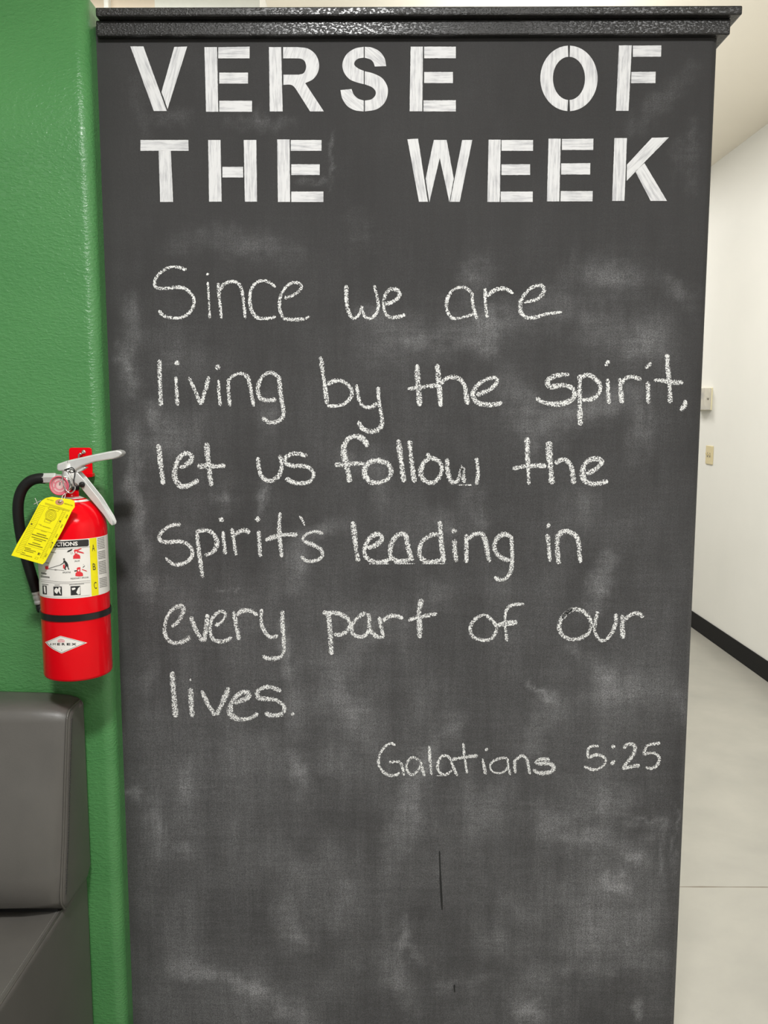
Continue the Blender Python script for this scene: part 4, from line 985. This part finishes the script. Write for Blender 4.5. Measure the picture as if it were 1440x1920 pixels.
# stitches beside the seam, on the side face
sv = []; sf = []
dist = 0.0; last = None
inner = catmull([np.array([XS + 0.0046, y, z]) - np.array([0, n_[0], n_[1]]) * 0.009 for (y, z), n_ in zip(section[2:2 + len(pf) - 4], nrm[2:2 + len(pf) - 4])], n=24)
seg = [0.0]
for a, b in zip(inner[:-1], inner[1:]): seg.append(seg[-1] + float(np.linalg.norm(b - a)))
arr = np.array(inner)
s = 0.004
bm = bmesh.new()
while s < seg[-1] - 0.004:
    a = np.array([np.interp(s, seg, arr[:, c]) for c in range(3)]); b = np.array([np.interp(s + 0.0028, seg, arr[:, c]) for c in range(3)])
    d = (b - a) / np.linalg.norm(b - a); w_ = np.cross(d, [1, 0, 0]) * 0.0005
    base = [a + w_, b + w_, b - w_, a - w_]
    lo = [bm.verts.new(tuple(q - np.array([0.001, 0, 0]))) for q in base]; hi = [bm.verts.new(tuple(q + np.array([0.0005, 0, 0]))) for q in base]
    bm.faces.new(hi); bm.faces.new(lo[::-1])
    for i in range(4): bm.faces.new((lo[i], lo[(i + 1) % 4], hi[(i + 1) % 4], hi[i]))
    s += 0.0042
from_bm('stitching', bm, M['thread'], bc_)
# seat block
XQ = XS - 0.004
YF = 0.72
def rrect(y0, y1, z0, z1, r, n=6):
    out = []
    for cy_, cz, a0 in ((y1 - r, z1 - r, 0), (y0 + r, z1 - r, 90), (y0 + r, z0 + r, 180), (y1 - r, z0 + r, 270)):
        for a in np.linspace(a0, a0 + 90, n): out.append((cy_ + r * math.cos(math.radians(a)), cz + r * math.sin(math.radians(a))))
    return out
bm = bmesh.new()
rs = [(XQ, -0.012), (XQ, -0.006), (XQ - 0.0018, -0.0015), (XQ - 0.006, 0), (XL, 0)]
rows = []
for x, off in rs:
    rows.append([bm.verts.new((x, y, z)) for y, z in rrect(YF - off, YW + off, 0.0 + 0.0, ZSEAT + off, 0.012)])
n_ = len(rows[0])
for a, b in zip(rows[:-1], rows[1:]):
    for i in range(n_):
        j = (i + 1) % n_; bm.faces.new((a[i], a[j], b[j], b[i])).smooth = True
bm.faces.new(rows[0]); bm.faces.new(rows[-1][::-1])
seat = from_bm('seat_cushion', bm, M['vinyl'], booth)
tube('seam', [(XQ - 0.0035, YW - 0.03, ZSEAT - 0.0006), (XQ - 0.0035, 1.2, ZSEAT - 0.0006), (XQ - 0.0035, YF + 0.02, ZSEAT - 0.0006)], 0.0016, M['piping'], seat, 8)
bm = bmesh.new(); y = YF + 0.02
while y < yb_ + 0.03:
    box_bm(bm, XQ - 0.0105, XQ - 0.0095, y, y + 0.004, ZSEAT - 0.0005, ZSEAT + 0.0004); y += 0.0056
from_bm('stitching', bm, M['thread_light'], seat)
box('gap_shade', XL + 0.02, XS - 0.012, yb_ + 0.012, yb_ + 0.03, ZSEAT - 0.002, ZSEAT + 0.012, M['crevice'], bc_)  # black strip standing in for the shade between cushion and seat

# ================================================================ things on the hallway wall
def wallY(px, X=XW): return float(PX(px, 800, X)[1])
y0_, y1_ = wallY(1340), wallY(1327)
za, zb_ = float(PX(1334, 836, XW)[2]), float(PX(1334, 871, XW)[2])
sw = thing('light_switch', 'ivory two-toggle switch plate on the cream hallway wall below the thermostat', 'light switch', (XW, (y0_ + y1_) / 2, zb_))
pl = box('plate', XW - 0.006, XW, y0_, y1_, zb_, za, M['plate'], sw, 0.0025)
zc = (za + zb_) / 2
for f in (0.36, 0.7):
    yc = y0_ + (y1_ - y0_) * f
    box('slot', XW - 0.0068, XW - 0.0055, yc - 0.006, yc + 0.006, zc - 0.013, zc + 0.013, M['plate_dark'], sw)
    prism('toggle', [(XW - 0.0065, yc - 0.004, zc - 0.006), (XW - 0.0065, yc - 0.004, zc + 0.006), (XW - 0.018, yc - 0.004, zc + 0.012), (XW - 0.018, yc - 0.004, zc + 0.007)], (0, 0.008, 0), M['plate'], sw)
yt0 = wallY(1333.5); yt1 = yt0 + 0.19
zt0, zt1 = float(PX(1333, 769, XW)[2]), float(PX(1333, 727, XW)[2])
th = thing('thermostat', 'cream thermostat under a clear guard box on the hallway wall beside the chalkboard', 'thermostat', (XW, (yt0 + yt1) / 2, zt0))
box('base_plate', XW - 0.008, XW, yt0, yt1, zt0, zt1, M['thermo'], th, 0.002)
tb_ = box('thermostat_body', XW - 0.032, XW - 0.008, yt0 + 0.03, yt1 - 0.02, zt0 + 0.02, zt1 - 0.015, M['thermo'], th, 0.004)
box('display', XW - 0.0335, XW - 0.0315, yt0 + 0.06, yt1 - 0.05, zt0 + 0.07, zt1 - 0.03, M['plate_dark'], tb_)
bm = bmesh.new()
t_ = 0.003; gx0 = XW - 0.045
box_bm(bm, gx0, gx0 + t_, yt0 + 0.002, yt1 - 0.002, zt0 + 0.002, zt1 - 0.002)
box_bm(bm, gx0 + t_, XW - 0.008, yt0 + 0.002, yt0 + 0.002 + t_, zt0 + 0.002, zt1 - 0.002)
box_bm(bm, gx0 + t_, XW - 0.008, yt1 - 0.002 - t_, yt1 - 0.002, zt0 + 0.002, zt1 - 0.002)
box_bm(bm, gx0 + t_, XW - 0.008, yt0 + 0.005, yt1 - 0.005, zt1 - 0.005, zt1 - 0.002)
box_bm(bm, gx0 + t_, XW - 0.008, yt0 + 0.005, yt1 - 0.005, zt0 + 0.002, zt0 + 0.005)
gd = from_bm('guard', bm, M['guard'], th); gd['label'] = 'clear plastic guard'
disc_stack('lock', [(0.006, 0), (0.006, 0.002), (0.003, 0.003)], (XW - 0.026, yt0 + 0.002, (zt0 + zt1) / 2), (0, -1, 0), M['plate_dark'], gd, 16)
